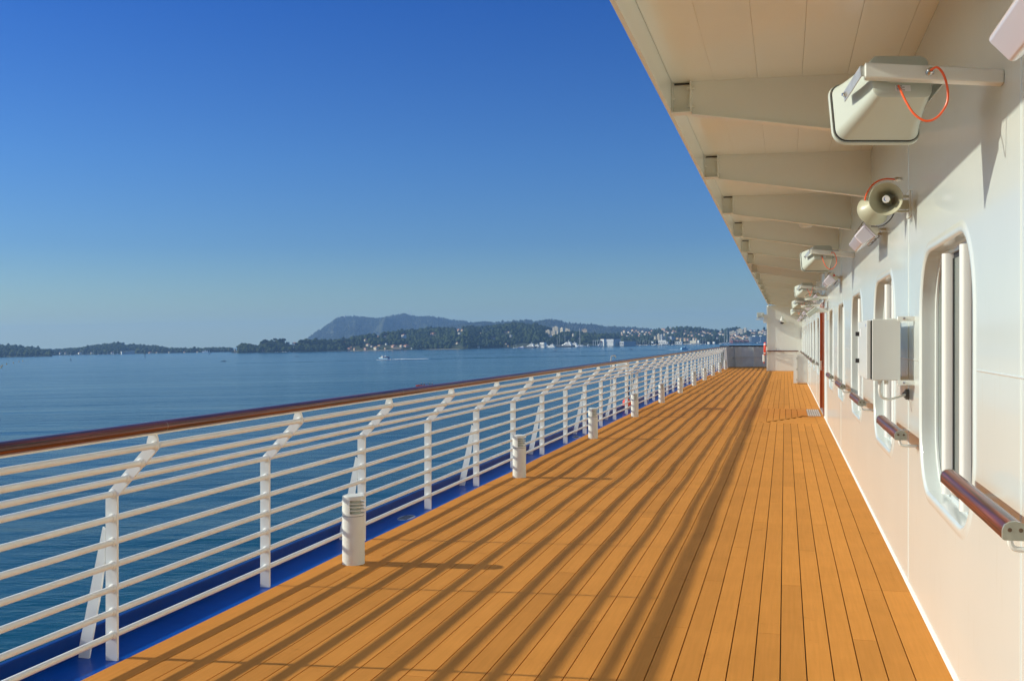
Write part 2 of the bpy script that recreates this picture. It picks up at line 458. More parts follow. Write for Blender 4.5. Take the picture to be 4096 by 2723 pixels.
# boards of the threshold: lengthwise boards above a diagonal joint, cross boards below it
ya, yb = RAMP[0]+0.2, RAMP[1]-0.16
dA, dB = Vector((-0.43, ya+0.04)), Vector((0.36, 22.9))
def diag_y(x): return dA.y + (min(x, dB.x)-dA.x)*(dB.y-dA.y)/(dB.x-dA.x)
xs = [-0.534, -0.36, -0.235, -0.11, 0.015, 0.14, 0.265, 0.475]
for i in range(7):
    x0, x1 = xs[i]+0.004, xs[i+1]-0.004
    mb = MB(); y0a, y0b = max(ya, diag_y(x0)+0.006), max(ya, diag_y(x1)+0.006)
    vs_ = [(x0,y0a,0.001),(x1,y0b,0.001),(x1,yb,0.001),(x0,yb,0.001)]
    mb.add([*vs_, *[(p[0],p[1],-0.032) for p in vs_]], [(0,1,2,3),(0,4,5,1),(1,5,6,2),(2,6,7,3),(3,7,4,0)])
    mb.build('plank', 'deck', deck, fix=False)
# border board along the diagonal
mb = MB(); vs_ = [(dA.x, dA.y-0.15, 0.001), (dB.x, dB.y-0.1, 0.001), (0.612, dB.y-0.1, 0.001), (0.612, dB.y+0.05, 0.001), (dB.x, dB.y+0.05, 0.001), (dA.x, dA.y+0.05, 0.001)]
mb.add(vs_, [(0,1,4,5),(1,2,3,4)]); mb.build('border_board', 'deck', deck, fix=False)
for i in range(6):
    y0_ = ya + 0.02 + i*0.28; y1_ = min(y0_ + 0.27, dB.y-0.105)
    xl = dA.x + 0.03 + (y1_-ya)*(dB.x-dA.x)/(dB.y-dA.y)
    mb = MB(); mb.add([(xl-0.02,y0_,0.0),(0.612,y0_,0.0),(0.612,y1_,0.0),(xl+0.02,y1_,0.0)], [(0,1,2,3)]); mb.build('cross_board', 'deck', deck, fix=False)
mb = MB(); plank_mesh(mb, 0.617, XW+0.012, ya, dB.y+0.05); mb.build('plank', 'deck', deck, fix=False)
mb = MB(); plank_mesh(mb, 0.752, XW+0.012, dB.y+0.05, yb); mb.build('plank', 'deck', deck, fix=False)
# slatted drain grate at the door
gr = empty('drain_grate', (0.613, 24.0, 0), label='pale slatted drain grate let into the deck at the brown door', cat='grate')
for i in range(6):
    for y0_, y1_ in ((-1.02, 0.01), (0.05, 1.08)):
        x0 = -0.135 + i*0.0455
        MB().box(x0, x0+0.034, y0_, y1_, -0.02, 0.004).build('slat', 'slat', gr)
# hull, waterway, coaming
hull = empty('ship_side', kind='structure')
MB().box(-3.60, -3.29, Y0, Y1, -0.20, -0.014).build('waterway', 'blue_paint', hull)
mb = MB(); mb.box(-3.622, -3.585, Y0, Y1, -0.3, 0.105); mb.build('coaming', 'blue_paint_shaded', hull, bevel=0.008)
MB().box(-3.60, 14, Y0, Y1+20, -24, -0.31).build('hull', 'white_plain', hull)
# deck drains in the waterway
for k, (yd, what) in enumerate(((9.1, 'second and third'), (17.25, 'sixth and seventh'))):
    d = empty('scupper_drain', (-3.40, yd, -0.014), label='oval steel drain in the blue waterway, ' + ('nearer of the two' if k == 0 else 'farther of the two'), cat='drain', group='drains in the blue waterway')
    d.rotation_euler = (0, 0, 0)
    MB().lathe([(0.001, 0.003), (0.075, 0.003), (0.08, 0.0)], 20, Matrix.Diagonal((0.9, 1.9, 1, 1)), cap=False).build('plate', 'zinc', d)
    q = MB()
    for i in range(7): q.box(-0.045, 0.045, -0.115+i*0.034, -0.101+i*0.034, 0.003, 0.0045)
    q.build('slots', 'ink', d)

# ================================================================== RAILING
rail_t = empty('railing', (-3.36, 0, 0), label='long white ship railing with ten bars and a varnished wooden handrail', cat='railing')
RX = -3.36
def rp(x, z): return (x - RX, z)
# bars
bars = [(-3.109, 1.103), (-3.190, 1.012), (-3.273, 0.930), (-3.356, 0.848), (-3.356, 0.722), (-3.356, 0.600), (-3.356, 0.479), (-3.356, 0.359), (-3.356, 0.238), (-3.356, 0.118)]
YE = 60.3
for k, (x, z) in enumerate(bars):
    pts = []
    y = Y0; 
    while y < YE + 0.01:
        pts.append((x-RX + rnd.uniform(-.0012, .0012), y, z + rnd.uniform(-.0015, .0015))); y += 1.64*0.5
    MB().tube(pts, 0.0165, 10).build('bar', 'rail_paint', rail_t, smooth=True)
# post, shared mesh
L = [(-3.398, -0.013), (-3.398, 0.842), (-3.160, 1.098), (-3.152, 1.135), (-3.138, 1.172)]
Rr = [(-3.330, -0.013), (-3.330, 0.834), (-3.090, 1.088), (-3.094, 1.135), (-3.106, 1.172)]
mb = MB()
rings = []
for (a, c) in zip(L, Rr):
    rings.append([(a[0]-RX, -0.007, a[1]), (c[0]-RX, -0.007, c[1]), (c[0]-RX, 0.007, c[1]), (a[0]-RX, 0.007, a[1])])
mb.loft(rings)
for (x, z) in bars:
    mb.tube([(x-RX, -0.022, z), (x-RX, -0.007, z)], [0.019, 0.025], 10); mb.tube([(x-RX, 0.007, z), (x-RX, 0.022, z)], [0.025, 0.019], 10)
post = mb.build('post', 'rail_paint', rail_t, smooth=True)
mb = MB()
for yy in (-0.006, 0.006): pass
prof = [(-3.416, 0.675), (-3.401, 0.660), (-3.404, 0.50), (-3.425, 0.36), (-3.500, -0.013), (-3.562, -0.013), (-3.555, 0.06)]
front = [(x-RX, -0.006, z) for x, z in prof]; back = [(x-RX, 0.006, z) for x, z in prof]
mb.loft([front, back]); brace = mb.build('brace', 'rail_paint', post)
post_y = [4.68 + 1.64*k for k in range(-16, 34)]
for k, y in enumerate(post_y):
    if k == 0: p = post
    else: p = post.copy(); C.objects.link(p); p.parent = rail_t
    p.location = (0, y, 0)
    if k > 0 and k % 2 == 0:
        q = brace.copy(); C.objects.link(q); q.parent = p
# handrail lengths
def oval(cx_, cz, w, h, n=16, p=2.4):
    o = []
    for i in range(n):
        a = 2*PI*i/n; c_, s_ = math.cos(a), math.sin(a)
        o.append((cx_ + w/2*math.copysign(abs(c_)**(2/p), c_), cz + h/2*math.copysign(abs(s_)**(2/p), s_)))
    return o
hy = [Y0] + [4.74 + 3.43*k for k in range(-7, 17)] + [60.9]
for a, c in zip(hy[:-1], hy[1:]):
    prof = oval(-3.115-RX, 1.196, 0.082, 0.060)
    MB().loft([[(x, a+0.0015, z) for x, z in prof], [(x, c-0.0015, z) for x, z in prof]]).build('handrail', 'mahogany', rail_t, smooth=True)
MB().box(-3.135-RX, -3.095-RX, Y0, 60.9, 1.160, 1.169).build('handrail_strip', 'rail_paint', rail_t)
for a in hy[1:-1]:
    prof = oval(-3.115-RX, 1.196, 0.0815, 0.0595)
    MB().loft([[(x, a-0.0016, z) for x, z in prof], [(x, a+0.0016, z) for x, z in prof]], cap=False).build('joint', 'cast_end', rail_t, smooth=True)

# solid bulwark at the far end
bw = empty('bulwark', (-2.0, 61.2, 0), label='grey-shaded solid bulwark closing the far end of the deck', cat='bulwark')
def bwp(x, y, z): return (x+2.0, y-61.2, z)
mb = MB()
base = [(-3.36, 58.6), (-3.34, 59.6), (-3.2, 60.9), (-2.4, 61.5), (-1.4, 61.9), (-0.6, 62.2)]
out = [(-0.10, 0), (-0.12, 0.0), (-0.10, 0.12), (-0.05, 0.2), (-0.03, 0.22), (-0.02, 0.22)]
r0 = [bwp(x, y, 0.0) for x, y in base]; r1 = [bwp(x+o[0], y+o[1], 1.17) for (x, y), o in zip(base, out)]
r2 = [bwp(x+o[0]-0.02, y+o[1]+0.03, 1.17) for (x, y), o in zip(base, out)]; r3 = [bwp(x-0.02, y+0.03, 0.0) for x, y in base]
mb.loft([r0, r1, r2, r3], cap=False, closed=False); mb.build('plating', 'bulwark', bw)
MB().tube([bwp(x+o[0]*.5, y+o[1]*.5-0.02, 0.56) for (x, y), o in zip(base[2:], out[2:])], 0.022, 6).build('stringer', 'bulwark', bw)
MB().tube([bwp(x+o[0], y+o[1], 1.19) for (x, y), o in zip(base, out)], 0.038, 8).build('cap_rail', 'rubber', bw, smooth=True)
for x, y in ((-2.75, 61.2), (-1.75, 61.72)):
    MB().loft([[bwp(x, y-0.12, 0), bwp(x+0.03, y-0.12, 0), bwp(x+.03, y, 0), bwp(x, y, 0)], [bwp(x-.06, y+0.1, 1.15), bwp(x-.03, y+0.1, 1.15), bwp(x-.03, y+0.2, 1.15), bwp(x-.06, y+.2, 1.15)]]).build('stiffener', 'bulwark', bw)
for i in range(4):
    x, y = -2.95+i*0.48, 61.05+i*0.17
    MB().box(x+1.94, x+2.04, y-61.2+.02, y-61.2+.16, 1.10, 1.145).build('cap_bracket', 'white_plain', bw)
MB().add([bwp(-3.33, 58.5, 0), bwp(-3.02, 58.6, 0), bwp(-3.12, 58.6, 1.15), bwp(-3.2, 58.5, 1.15)], [(0,1,2,3)]) if False else None
mb = MB(); mb.loft([[bwp(-3.36, 58.5, 0), bwp(-3.36, 59.6, 0), bwp(-3.05, 59.6, 0), bwp(-3.05, 58.5, 0)], [bwp(-3.2, 58.5, 1.15), bwp(-3.2, 59.6, 1.15), bwp(-3.13, 59.6, 1.15), bwp(-3.13, 58.5, 1.15)]]); mb.build('end_plate', 'rail_paint', bw)

# ================================================================== BOLLARD LIGHTS
def dring(r, z, cut=-0.068, n=28, a0=0, a1=2*PI, closed=True):
    o = []
    m = n if closed else n
    for i in range(m + (0 if closed else 1)):
        a = a0 + (a1-a0)*i/m; x, y = r*math.cos(a), r*math.sin(a); o.append((max(x, cut), y, z))
    return o
def make_bollard():
    t = empty('bollard_light')
    mb = MB(); mb.loft([dring(0.083, -0.004), dring(0.083, 0.352)]); mb.build('body', 'white_plain', t, smooth=True)
    MB().loft([dring(0.079, 0.350), dring(0.079, 0.358)]).build('seam', 'dark_inside', t, smooth=True)
    h = MB()
    h.loft([dring(0.083, 0.356), dring(0.083, 0.372)]); h.loft([dring(0.083, 0.470), dring(0.083, 0.497), dring(0.079, 0.501)])
    # shell on the sea side
    aa, bb = math.radians(86), math.radians(274)
    o = dring(0.083, 0, n=16, a0=aa, a1=bb, closed=False); i_ = dring(0.070, 0, cut=-0.055, n=16, a0=aa, a1=bb, closed=False)
    prof = o + i_[::-1]
    h.loft([[(x, y, 0.372) for x, y, _ in prof], [(x, y, 0.470) for x, y, _ in prof]])
    hd = h.build('head', 'white_plain', t, smooth=True)
    MB().lathe([(0.052, 0.372), (0.052, 0.470)], 20).build('lens', 'speaker_grey', t, smooth=True)
    for k in range(3):
        z = 0.372 + 0.098*(k+1)/4
        MB().loft([dring(0.082, z-0.0035), dring(0.082, z+0.0035)]).build('louvre', 'white_plain', t, smooth=True)
    return t
proto = make_bollard(); snapshot()
red = {2, 3, 4, 5, 6}
for k, y in enumerate(boll_y):
    t = proto if k == 0 else copy_tree(proto)
    t.location = (-3.062 + (0.06 if k == 11 else 0), y, dz(y, -3.06))
    tag(t, ('white louvred bollard light with a red dot, ' if k in red else 'white louvred bollard light, ') + ordn(k) + ' from the camera along the railing', 'bollard light', 'bollard lights along the railing')
    if k in red:
        MB().lathe([(0.001, 0.0015), (0.007, 0.0015), (0.007, 0)], 10, Matrix.Translation((0.005, -0.083, 0.462)) @ Matrix.Rotation(PI/2, 4, 'X')).build('red_dot', 'red_dot', t)

# ================================================================== SUPERSTRUCTURE WALL
ZC = 3.455
wall_t = empty('deckhouse_wall', (XW, 0, 0), label='glossy white steel side wall of the ship with tall rounded windows', cat='ship wall')
Ws = [1.52 - 3.41*k for k in range(6, 0, -1)] + [1.52] + [4.93 + 3.41*k for k in range(5)] + [26.05 + 3.41*k for k in range(8)]
WW, WZ0, WZ1, WR = 1.83, 0.765, 2.145, 0.36
WC = (WZ0+WZ1)/2; WH = WZ1-WZ0
def rr_hit(a, w, h, r):
    """distance from the centre to a rounded rectangle along angle a"""
    c_, s_ = abs(math.cos(a)), abs(math.sin(a))
    lo, hi = 0.0, 3.0
    for _ in range(28):
        m_ = (lo+hi)/2; x, y = m_*c_, m_*s_
        dx, dy = max(x-(w/2-r), 0), max(y-(h/2-r), 0)
        ins = (x <= w/2 and y <= h/2 and math.hypot(dx, dy) <= r) if (dx > 0 and dy > 0) else (x <= w/2 and y <= h/2)
        if ins: lo = m_
        else: hi = m_
    return lo
def bay(mb, ya_, yb_, y0w):
    yc = y0w + WW/2
    corners = [math.atan2(z-WC, y-yc) % (2*PI) for y in (ya_, yb_) for z in (0.0, ZC)]
    angs = sorted([2*PI*i/88 for i in range(88)] + corners)
    outer, rings = [], []
    grows = [(0.064, 0.0), (0.055, 0.0), (0.045, -0.005), (0.022, -0.008), (0.008, -0.005), (0.0, 0.006), (-0.003, 0.03), (-0.006, 0.078), (-0.030, 0.082), (-0.034, 0.098)]
    for a in angs:
        c_, s_ = math.cos(a), math.sin(a); ts = []
        if c_ > 1e-9: ts.append((yb_-yc)/c_)
        if c_ < -1e-9: ts.append((ya_-yc)/c_)
        if s_ > 1e-9: ts.append((ZC-WC)/s_)
        if s_ < -1e-9: ts.append((0-WC)/s_)
        t_ = min(ts); outer.append((0, yc+t_*c_, WC+t_*s_))
    R_ = []
    for g, dx in grows:
        ring = []
        for a in angs:
            t_ = rr_hit(a, WW+2*g, WH+2*g, WR+g); ring.append((dx, yc+t_*math.cos(a), WC+t_*math.sin(a)))
        R_.append(ring)
    mb.loft([outer] + R_[:6], cap=False)
    fr = MB(); fr.loft(R_[5:], cap=False)
    return fr, yc
edges = []
mbw = MB()
prev = Y0
frames = []
for i, y0w in enumerate(Ws):
    ya_ = y0w - 0.35; yb_ = y0w + WW + 0.35
    if ya_ > prev + 0.01 and not (prev < 23 < ya_):
        mbw.add([(0, prev, 0), (0, ya_, 0), (0, ya_, ZC), (0, prev, ZC)], [(0, 3, 2, 1)])
    elif prev < 23 < ya_:
        D0, D1, DH = 22.75, 25.15, 2.42
        mbw.add([(0, prev, 0), (0, D0, 0), (0, D0, ZC), (0, prev, ZC)], [(0, 3, 2, 1)])
        mbw.add([(0, D1, 0), (0, ya_, 0), (0, ya_, ZC), (0, D1, ZC)], [(0, 3, 2, 1)])
        mbw.add([(0, D0, DH), (0, D1, DH), (0, D1, ZC), (0, D0, ZC)], [(0, 3, 2, 1)])
        for q in (D0, D1): mbw.add([(0, q, 0), (0.12, q, 0), (0.12, q, DH), (0, q, DH)], [(0, 1, 2, 3)])
    fr, yc = bay(mbw, ya_, yb_, y0w); frames.append((fr, yc)); prev = yb_
mbw.add([(0, prev, 0), (0, 54.2, 0), (0, 54.2, ZC), (0, prev, ZC)], [(0, 3, 2, 1)])
def wall_like(mb, name, material, parent):
    o = mb.build(name, material, parent, fix=False)
    bm = bmesh.new(); bm.from_mesh(o.data); bmesh.ops.remove_doubles(bm, verts=bm.verts, dist=0.0005)
    bmesh.ops.recalc_face_normals(bm, faces=bm.faces)
    if name == 'wall': bmesh.ops.reverse_faces(bm, faces=[f_ for f_ in bm.faces if f_.normal.x > 0.001])
    bm.to_mesh(o.data); bm.free()
    o.data.polygons.foreach_set('use_smooth', [True]*len(o.data.polygons)); o.data.set_sharp_from_angle(angle=math.radians(50)); return o
wall_like(mbw, 'wall', 'wall_paint', wall_t)
MB().box(0.125, 0.5, Y0, 64, 0, ZC).build('inner_wall', 'dark_inside', wall_t)
proto_w = None
for fr, yc in frames:
    if proto_w is None:
        fm = MB(); fm.v = [(x, y-yc, z) for x, y, z in fr.v]; fm.f = fr.f; fm.m = fr.m
        w = wall_like(fm, 'window', 'wall_paint', wall_t)
        prof = rrect(WW-0.06, WH-0.06, WR-0.03, 8)
        MB().loft([[(0.0925, y, WC+z) for y, z in prof], [(0.11, y, WC+z) for y, z in prof]]).build('gasket', 'rubber', w)
        prof = rrect(WW-0.125, WH-0.125, WR-0.06, 8)
        MB().loft([[(0.0905, y, WC+z) for y, z in prof], [(0.0985, y, WC+z) for y, z in prof]]).build('pane', 'glass_dark', w)
        for yy in (-0.29, 0.31):
            m_ = MB()
            pr = [(0.092, yy-0.035), (0.055, yy-0.034), (0.042, yy-0.024), (0.036, yy-0.008), (0.036, yy+0.008), (0.042, yy+0.024), (0.055, yy+0.034), (0.092, yy+0.035)]
            m_.loft([[(x, y, WZ0+0.03) for x, y in pr], [(x, y, WZ1-0.03) for x, y in pr]]).build('mullion', 'mullion', w, smooth=True)
            MB().box(0.086, 0.0905, yy+0.035, yy+0.064, WZ0+0.06, WZ1-0.06).build('seal', 'rubber', w)
            MB().box(0.086, 0.0905, yy-0.064, yy-0.035, WZ0+0.06, WZ1-0.06).build('seal', 'rubber', w)
        w.location = (0, yc, 0); proto_w = w; snapshot()
    else:
        w = copy_tree(proto_w, wall_t); w.location = (0, yc, 0)
# base fillet and weld beads
MB().tube([(0.0, Y0, 0.004), (0.0, 22.75, 0.004)], 0.014, 8).build('base_bead', 'white_plain', wall_t, smooth=True)
MB().tube([(0.0, 25.15, 0.004), (0.0, 54.2, 0.004)], 0.014, 8).build('base_bead', 'white_plain', wall_t, smooth=True)
gaps = [(3.45, 4.83)] + [(Ws[i]+WW+0.1, Ws[i+1]-0.1) for i in range(7, 11)] + [(Ws[i]+WW+0.1, Ws[i+1]-0.1) for i in range(12, 19)]
for a, c in gaps: MB().tube([(0.001, a, 1.512), (0.001, c, 1.512)], 0.0055, 8).build('weld_bead', 'wall_paint', wall_t, smooth=True)
for y in (3.98, 7.42, 16.1, 28.9-0.75+.3, 35.0): MB().tube([(0.001, y, 0.02), (0.001, y, ZC)], 0.004, 8).build('weld_bead', 'wall_paint', wall_t, smooth=True)
# end wall across the side deck
MB().box(-0.885-XW, 0.0, 54.2, 54.6, 0, 3.30).build('end_wall', 'white_paint', wall_t, bevel=0.01)
MB().box(-0.885-XW-0.012, -0.885-XW+0.05, 54.15, 54.2, 0, 3.26).build('edge_flange', 'white_paint', wall_t)
# door
dr = empty('door', (XW, 23.95, 0), label='tall varnished brown double door set in the white ship wall', cat='door')
for y0_, y1_ in ((-1.20, -1.08), (1.08, 1.20)): MB().box(-0.02, 0.10, y0_, y1_, 0.02, 2.42).build('jamb', 'door_wood', dr)
MB().box(-0.02, 0.10, -1.08, 1.08, 2.30, 2.42).build('lintel', 'door_wood', dr)
for y0_, y1_ in ((-1.07, -0.01), (0.01, 1.07)):
    lf = MB().box(0.035, 0.075, y0_, y1_, 0.05, 2.29).build('leaf', 'door_wood', dr)
    MB().box(0.028, 0.034, y0_+0.2, y1_-0.2, 1.0, 2.0).build('pane', 'glass_dark', lf)
for y0_ in (-0.09, 0.09):
    MB().tube([(0.03, y0_, 0.95), (-0.03, y0_, 0.95), (-0.03, y0_, 1.15), (0.03, y0_, 1.15)], 0.009, 6).build('handle', 'steel', dr)
MB().box(-0.01, 0.10, -1.08, 1.08, 0.0, 0.045).build('sill', 'zinc', dr)

def stain_material():
    m = MAT['wall_paint']; t = m.node_tree; b = t.nodes['Principled BSDF']
    src = b.inputs['Base Color'].links[0].from_socket
    tc = t.nodes.new('ShaderNodeTexCoord'); mp = t.nodes.new('ShaderNodeMapping'); mp.inputs['Scale'].default_value = (1, 7.0, 0.55)
    n = t.nodes.new('ShaderNodeTexNoise'); n.inputs['Scale'].default_value = 3.2; n.inputs['Detail'].default_value = 6; n.inputs['Roughness'].default_value = 0.6
    r = t.nodes.new('ShaderNodeValToRGB'); e = r.color_ramp.elements
    e[0].position = 0.60; e[0].color = (1, 1, 1, 1); e[1].position = 0.80; e[1].color = (0.90, 0.85, 0.76, 1)
    mx = t.nodes.new('ShaderNodeMix'); mx.data_type = 'RGBA'; mx.blend_type = 'MULTIPLY'; mx.inputs[0].default_value = 0.8
    t.links.new(tc.outputs['Object'], mp.inputs['Vector']); t.links.new(mp.outputs[0], n.inputs['Vector']); t.links.new(n.outputs['Fac'], r.inputs['Fac'])
    t.links.new(src, mx.inputs[6]); t.links.new(r.outputs['Color'], mx.inputs[7]); t.links.new(mx.outputs[2], b.inputs['Base Color'])
stain_material()
# ================================================================== OVERHANG
oh = empty('roof_overhang', (0, 0, 3.26), label='cream overhanging deckhead with tapered steel brackets above the walkway', cat='overhang')
OZ = 3.26
MB().box(-0.812, -0.784, Y0, 54.2, 0.0, 0.50).build('fascia', 'ceiling_paint', oh, bevel=0.003)
MB().box(-0.784, XW+0.6, Y0, 62.0 if False else 54.6, 0.245, 0.5).build('deckhead', 'ceiling_paint', oh)
bry = [7.50-3.09*9 + 3.09*k for k in range(24)]
bry = [y for y in bry if y > Y0 and y < 53.5]
cz0 = ZC - OZ
seamx = [-0.782, -0.487, -0.187, 0.113, 0.413, 0.700, 0.802]
lastY = Y0
for y in bry + [54.2]:
    for x0, x1 in zip(seamx[:-1], seamx[1:]):
        MB().box(x0+0.0007, x1-0.0007, lastY+0.001, y-0.001, cz0+0.018*(1-(x0+.78)/1.6), 0.246).build('ceiling_panel', 'ceiling_paint', oh)
    lastY = y
bt = None
for y in bry:
    if bt is None:
        bt = MB()
        # web, tapered downwards to the wall
        def web(yy0, yy1):
            bt.add([(-0.640, yy0, -0.018), (XW, yy0, 3.012-OZ), (XW, yy0, 0.24), (-0.640, yy0, 0.24), (-0.640, yy1, -0.018), (XW, yy1, 3.012-OZ), (XW, yy1, 0.24), (-0.640, yy1, 0.24)],
                   [(0,1,2,3),(7,6,5,4),(0,4,5,1),(3,2,6,7),(0,3,7,4),(1,5,6,2)])
        web(-0.005, 0.005)
        br = bt.build('bracket', 'ceiling_paint', oh)
        f_ = MB(); f_.add([(-0.640, -0.045, -0.018), (XW, -0.045, 3.012-OZ), (XW, 0.045, 3.012-OZ), (-0.640, 0.045, -0.018), (-0.640, -0.045, -0.026), (XW, -0.045, 3.004-OZ), (XW, 0.045, 3.004-OZ), (-0.640, 0.045, -0.026)],
                          [(0,1,2,3),(7,6,5,4),(0,4,5,1),(1,5,6,2),(2,6,7,3),(3,7,4,0)]); f_.build('flange', 'ceiling_paint', br)
        # open box at the outer end
        bx = MB()
        x0, x1, z0, z1 = -0.782, -0.642, -0.012, 0.212
        bx.box(x0, x0+0.007, -0.05, 0.06, z0, z1); bx.box(x1-0.012, x1, -0.05, 0.06, z0, z1); bx.box(x0+0.0072, x1-0.0122, -0.05, 0.06, z0, z0+0.009)
        bx.build('end_box', 'ceiling_paint', br, bevel=0.002)
        MB().box(x0+0.007, x1-0.012, 0.03, 0.036, z0+0.009, z1-0.012).build('back_plate', 'ceiling_paint', br)
        MB().box(x0+0.012, x1-0.016, 0.02, 0.06, z1-0.010, z1+0.0).build('slot', 'ink', br)
        for (bxx, bz, sx_) in ((x1-0.012, 0.165, -1), (x1-0.012, 0.035, -1), (x0+0.007, 0.10, 1), (x1+0.0, 0.165, 1), (x1+0.0, 0.035, 1)):
            Tm = Matrix.Translation((bxx, -0.02, bz)) @ Matrix.Rotation(sx_*PI/2, 4, 'Y')
            MB().lathe([(0.013, 0), (0.013, 0.005), (0.009, 0.0055), (0.009, 0.017), (0.004, 0.02)], 8, Tm).build('bolt', 'ceiling_paint', br)
        br.location = (0, y, 0); snapshot()
    else:
        c = copy_tree(br, oh); c.location = (0, y, 0)
# ================================================================== GRAB RAILS ON THE WALL
def make_grab():
    t = empty('grab_rail')
    prof = [(0.0, 0.003), (0.006, 0.0), (0.064, 0.0), (0.070, 0.004), (0.072, 0.03), (0.066, 0.046), (0.052, 0.055), (0.036, 0.058), (0.020, 0.055), (0.006, 0.046), (0.0, 0.03)]
    def sc_(s): return [((x-0.036)*s+0.036, (z-0.028)*s+0.028) for x, z in prof]
    a = [(x, -0.66, z) for x, z in prof]; c = [(x, 0.66, z) for x, z in prof]
    MB().loft([a, c]).build('rail', 'mahogany', t, smooth=True)
    for s_ in (-1, 1):
        y0_, y1_ = s_*0.661, s_*0.675
        cp = MB().loft([[(x, y0_, z) for x, z in sc_(1.03)], [(x, y1_, z) for x, z in sc_(1.03)]]).build('end_cap', 'cast_end', t, smooth=True)
        for xx in (0.02, 0.052):
            MB().lathe([(0.001, 0.002), (0.006, 0.002), (0.007, 0)], 10, Matrix.Translation((xx, y1_, 0.032)) @ Matrix.Rotation(s_*-PI/2, 4, 'X')).build('screw', 'wire', cp)
        yy = s_*0.60
        MB().tube(crom([(0.036, yy, 0.0), (0.036, yy, -0.022), (0.046, yy, -0.037), (0.07, yy, -0.042), (0.14, yy, -0.042)], 4), 0.009, 8).build('stanchion', 'white_plain', t, smooth=True)
    return t
grp = make_grab(); snapshot()
gys = [4.20, 7.50, 10.85, 14.15, 17.5] + [27.35+0.7, 31.4, 34.85, 38.2, 41.6, 45.0, 48.4]
gys[5] = 28.3
gnames = ['nearest the camera with its brass-coloured end cap facing us', 'below the grey cabinet, second from the camera', 'third from the camera, between the second and third windows']
for k, y in enumerate(gys):
    t = grp if k == 0 else copy_tree(grp)
    t.location = (0.657, y, 1.022)
    if k < 3: lb = 'varnished wooden grab rail ' + gnames[k]
    elif k < 5: lb = 'varnished wooden grab rail on the wall, ' + ordn(k) + ' from the camera'
    else: lb = 'small wooden grab rail beyond the brown door, ' + ordn(k-5) + ' after it'
    tag(t, lb, 'grab rail', 'wooden grab rails along the white wall')
er = empty('grab_rail', (-0.14, 54.12, 1.0), label='long reddish-brown wooden rail across the white end wall', cat='grab rail')
MB().box(-0.73, 0.80, -0.03, 0.03, -0.025, 0.025).build('rail', 'mahogany', er, bevel=0.01)
for x in (-0.6, 0.1, 0.7): MB().tube([(x, 0.02, -0.02), (x, 0.02, -0.08), (x, 0.1, -0.1)], 0.012, 6).build('stanchion', 'white_plain', er)

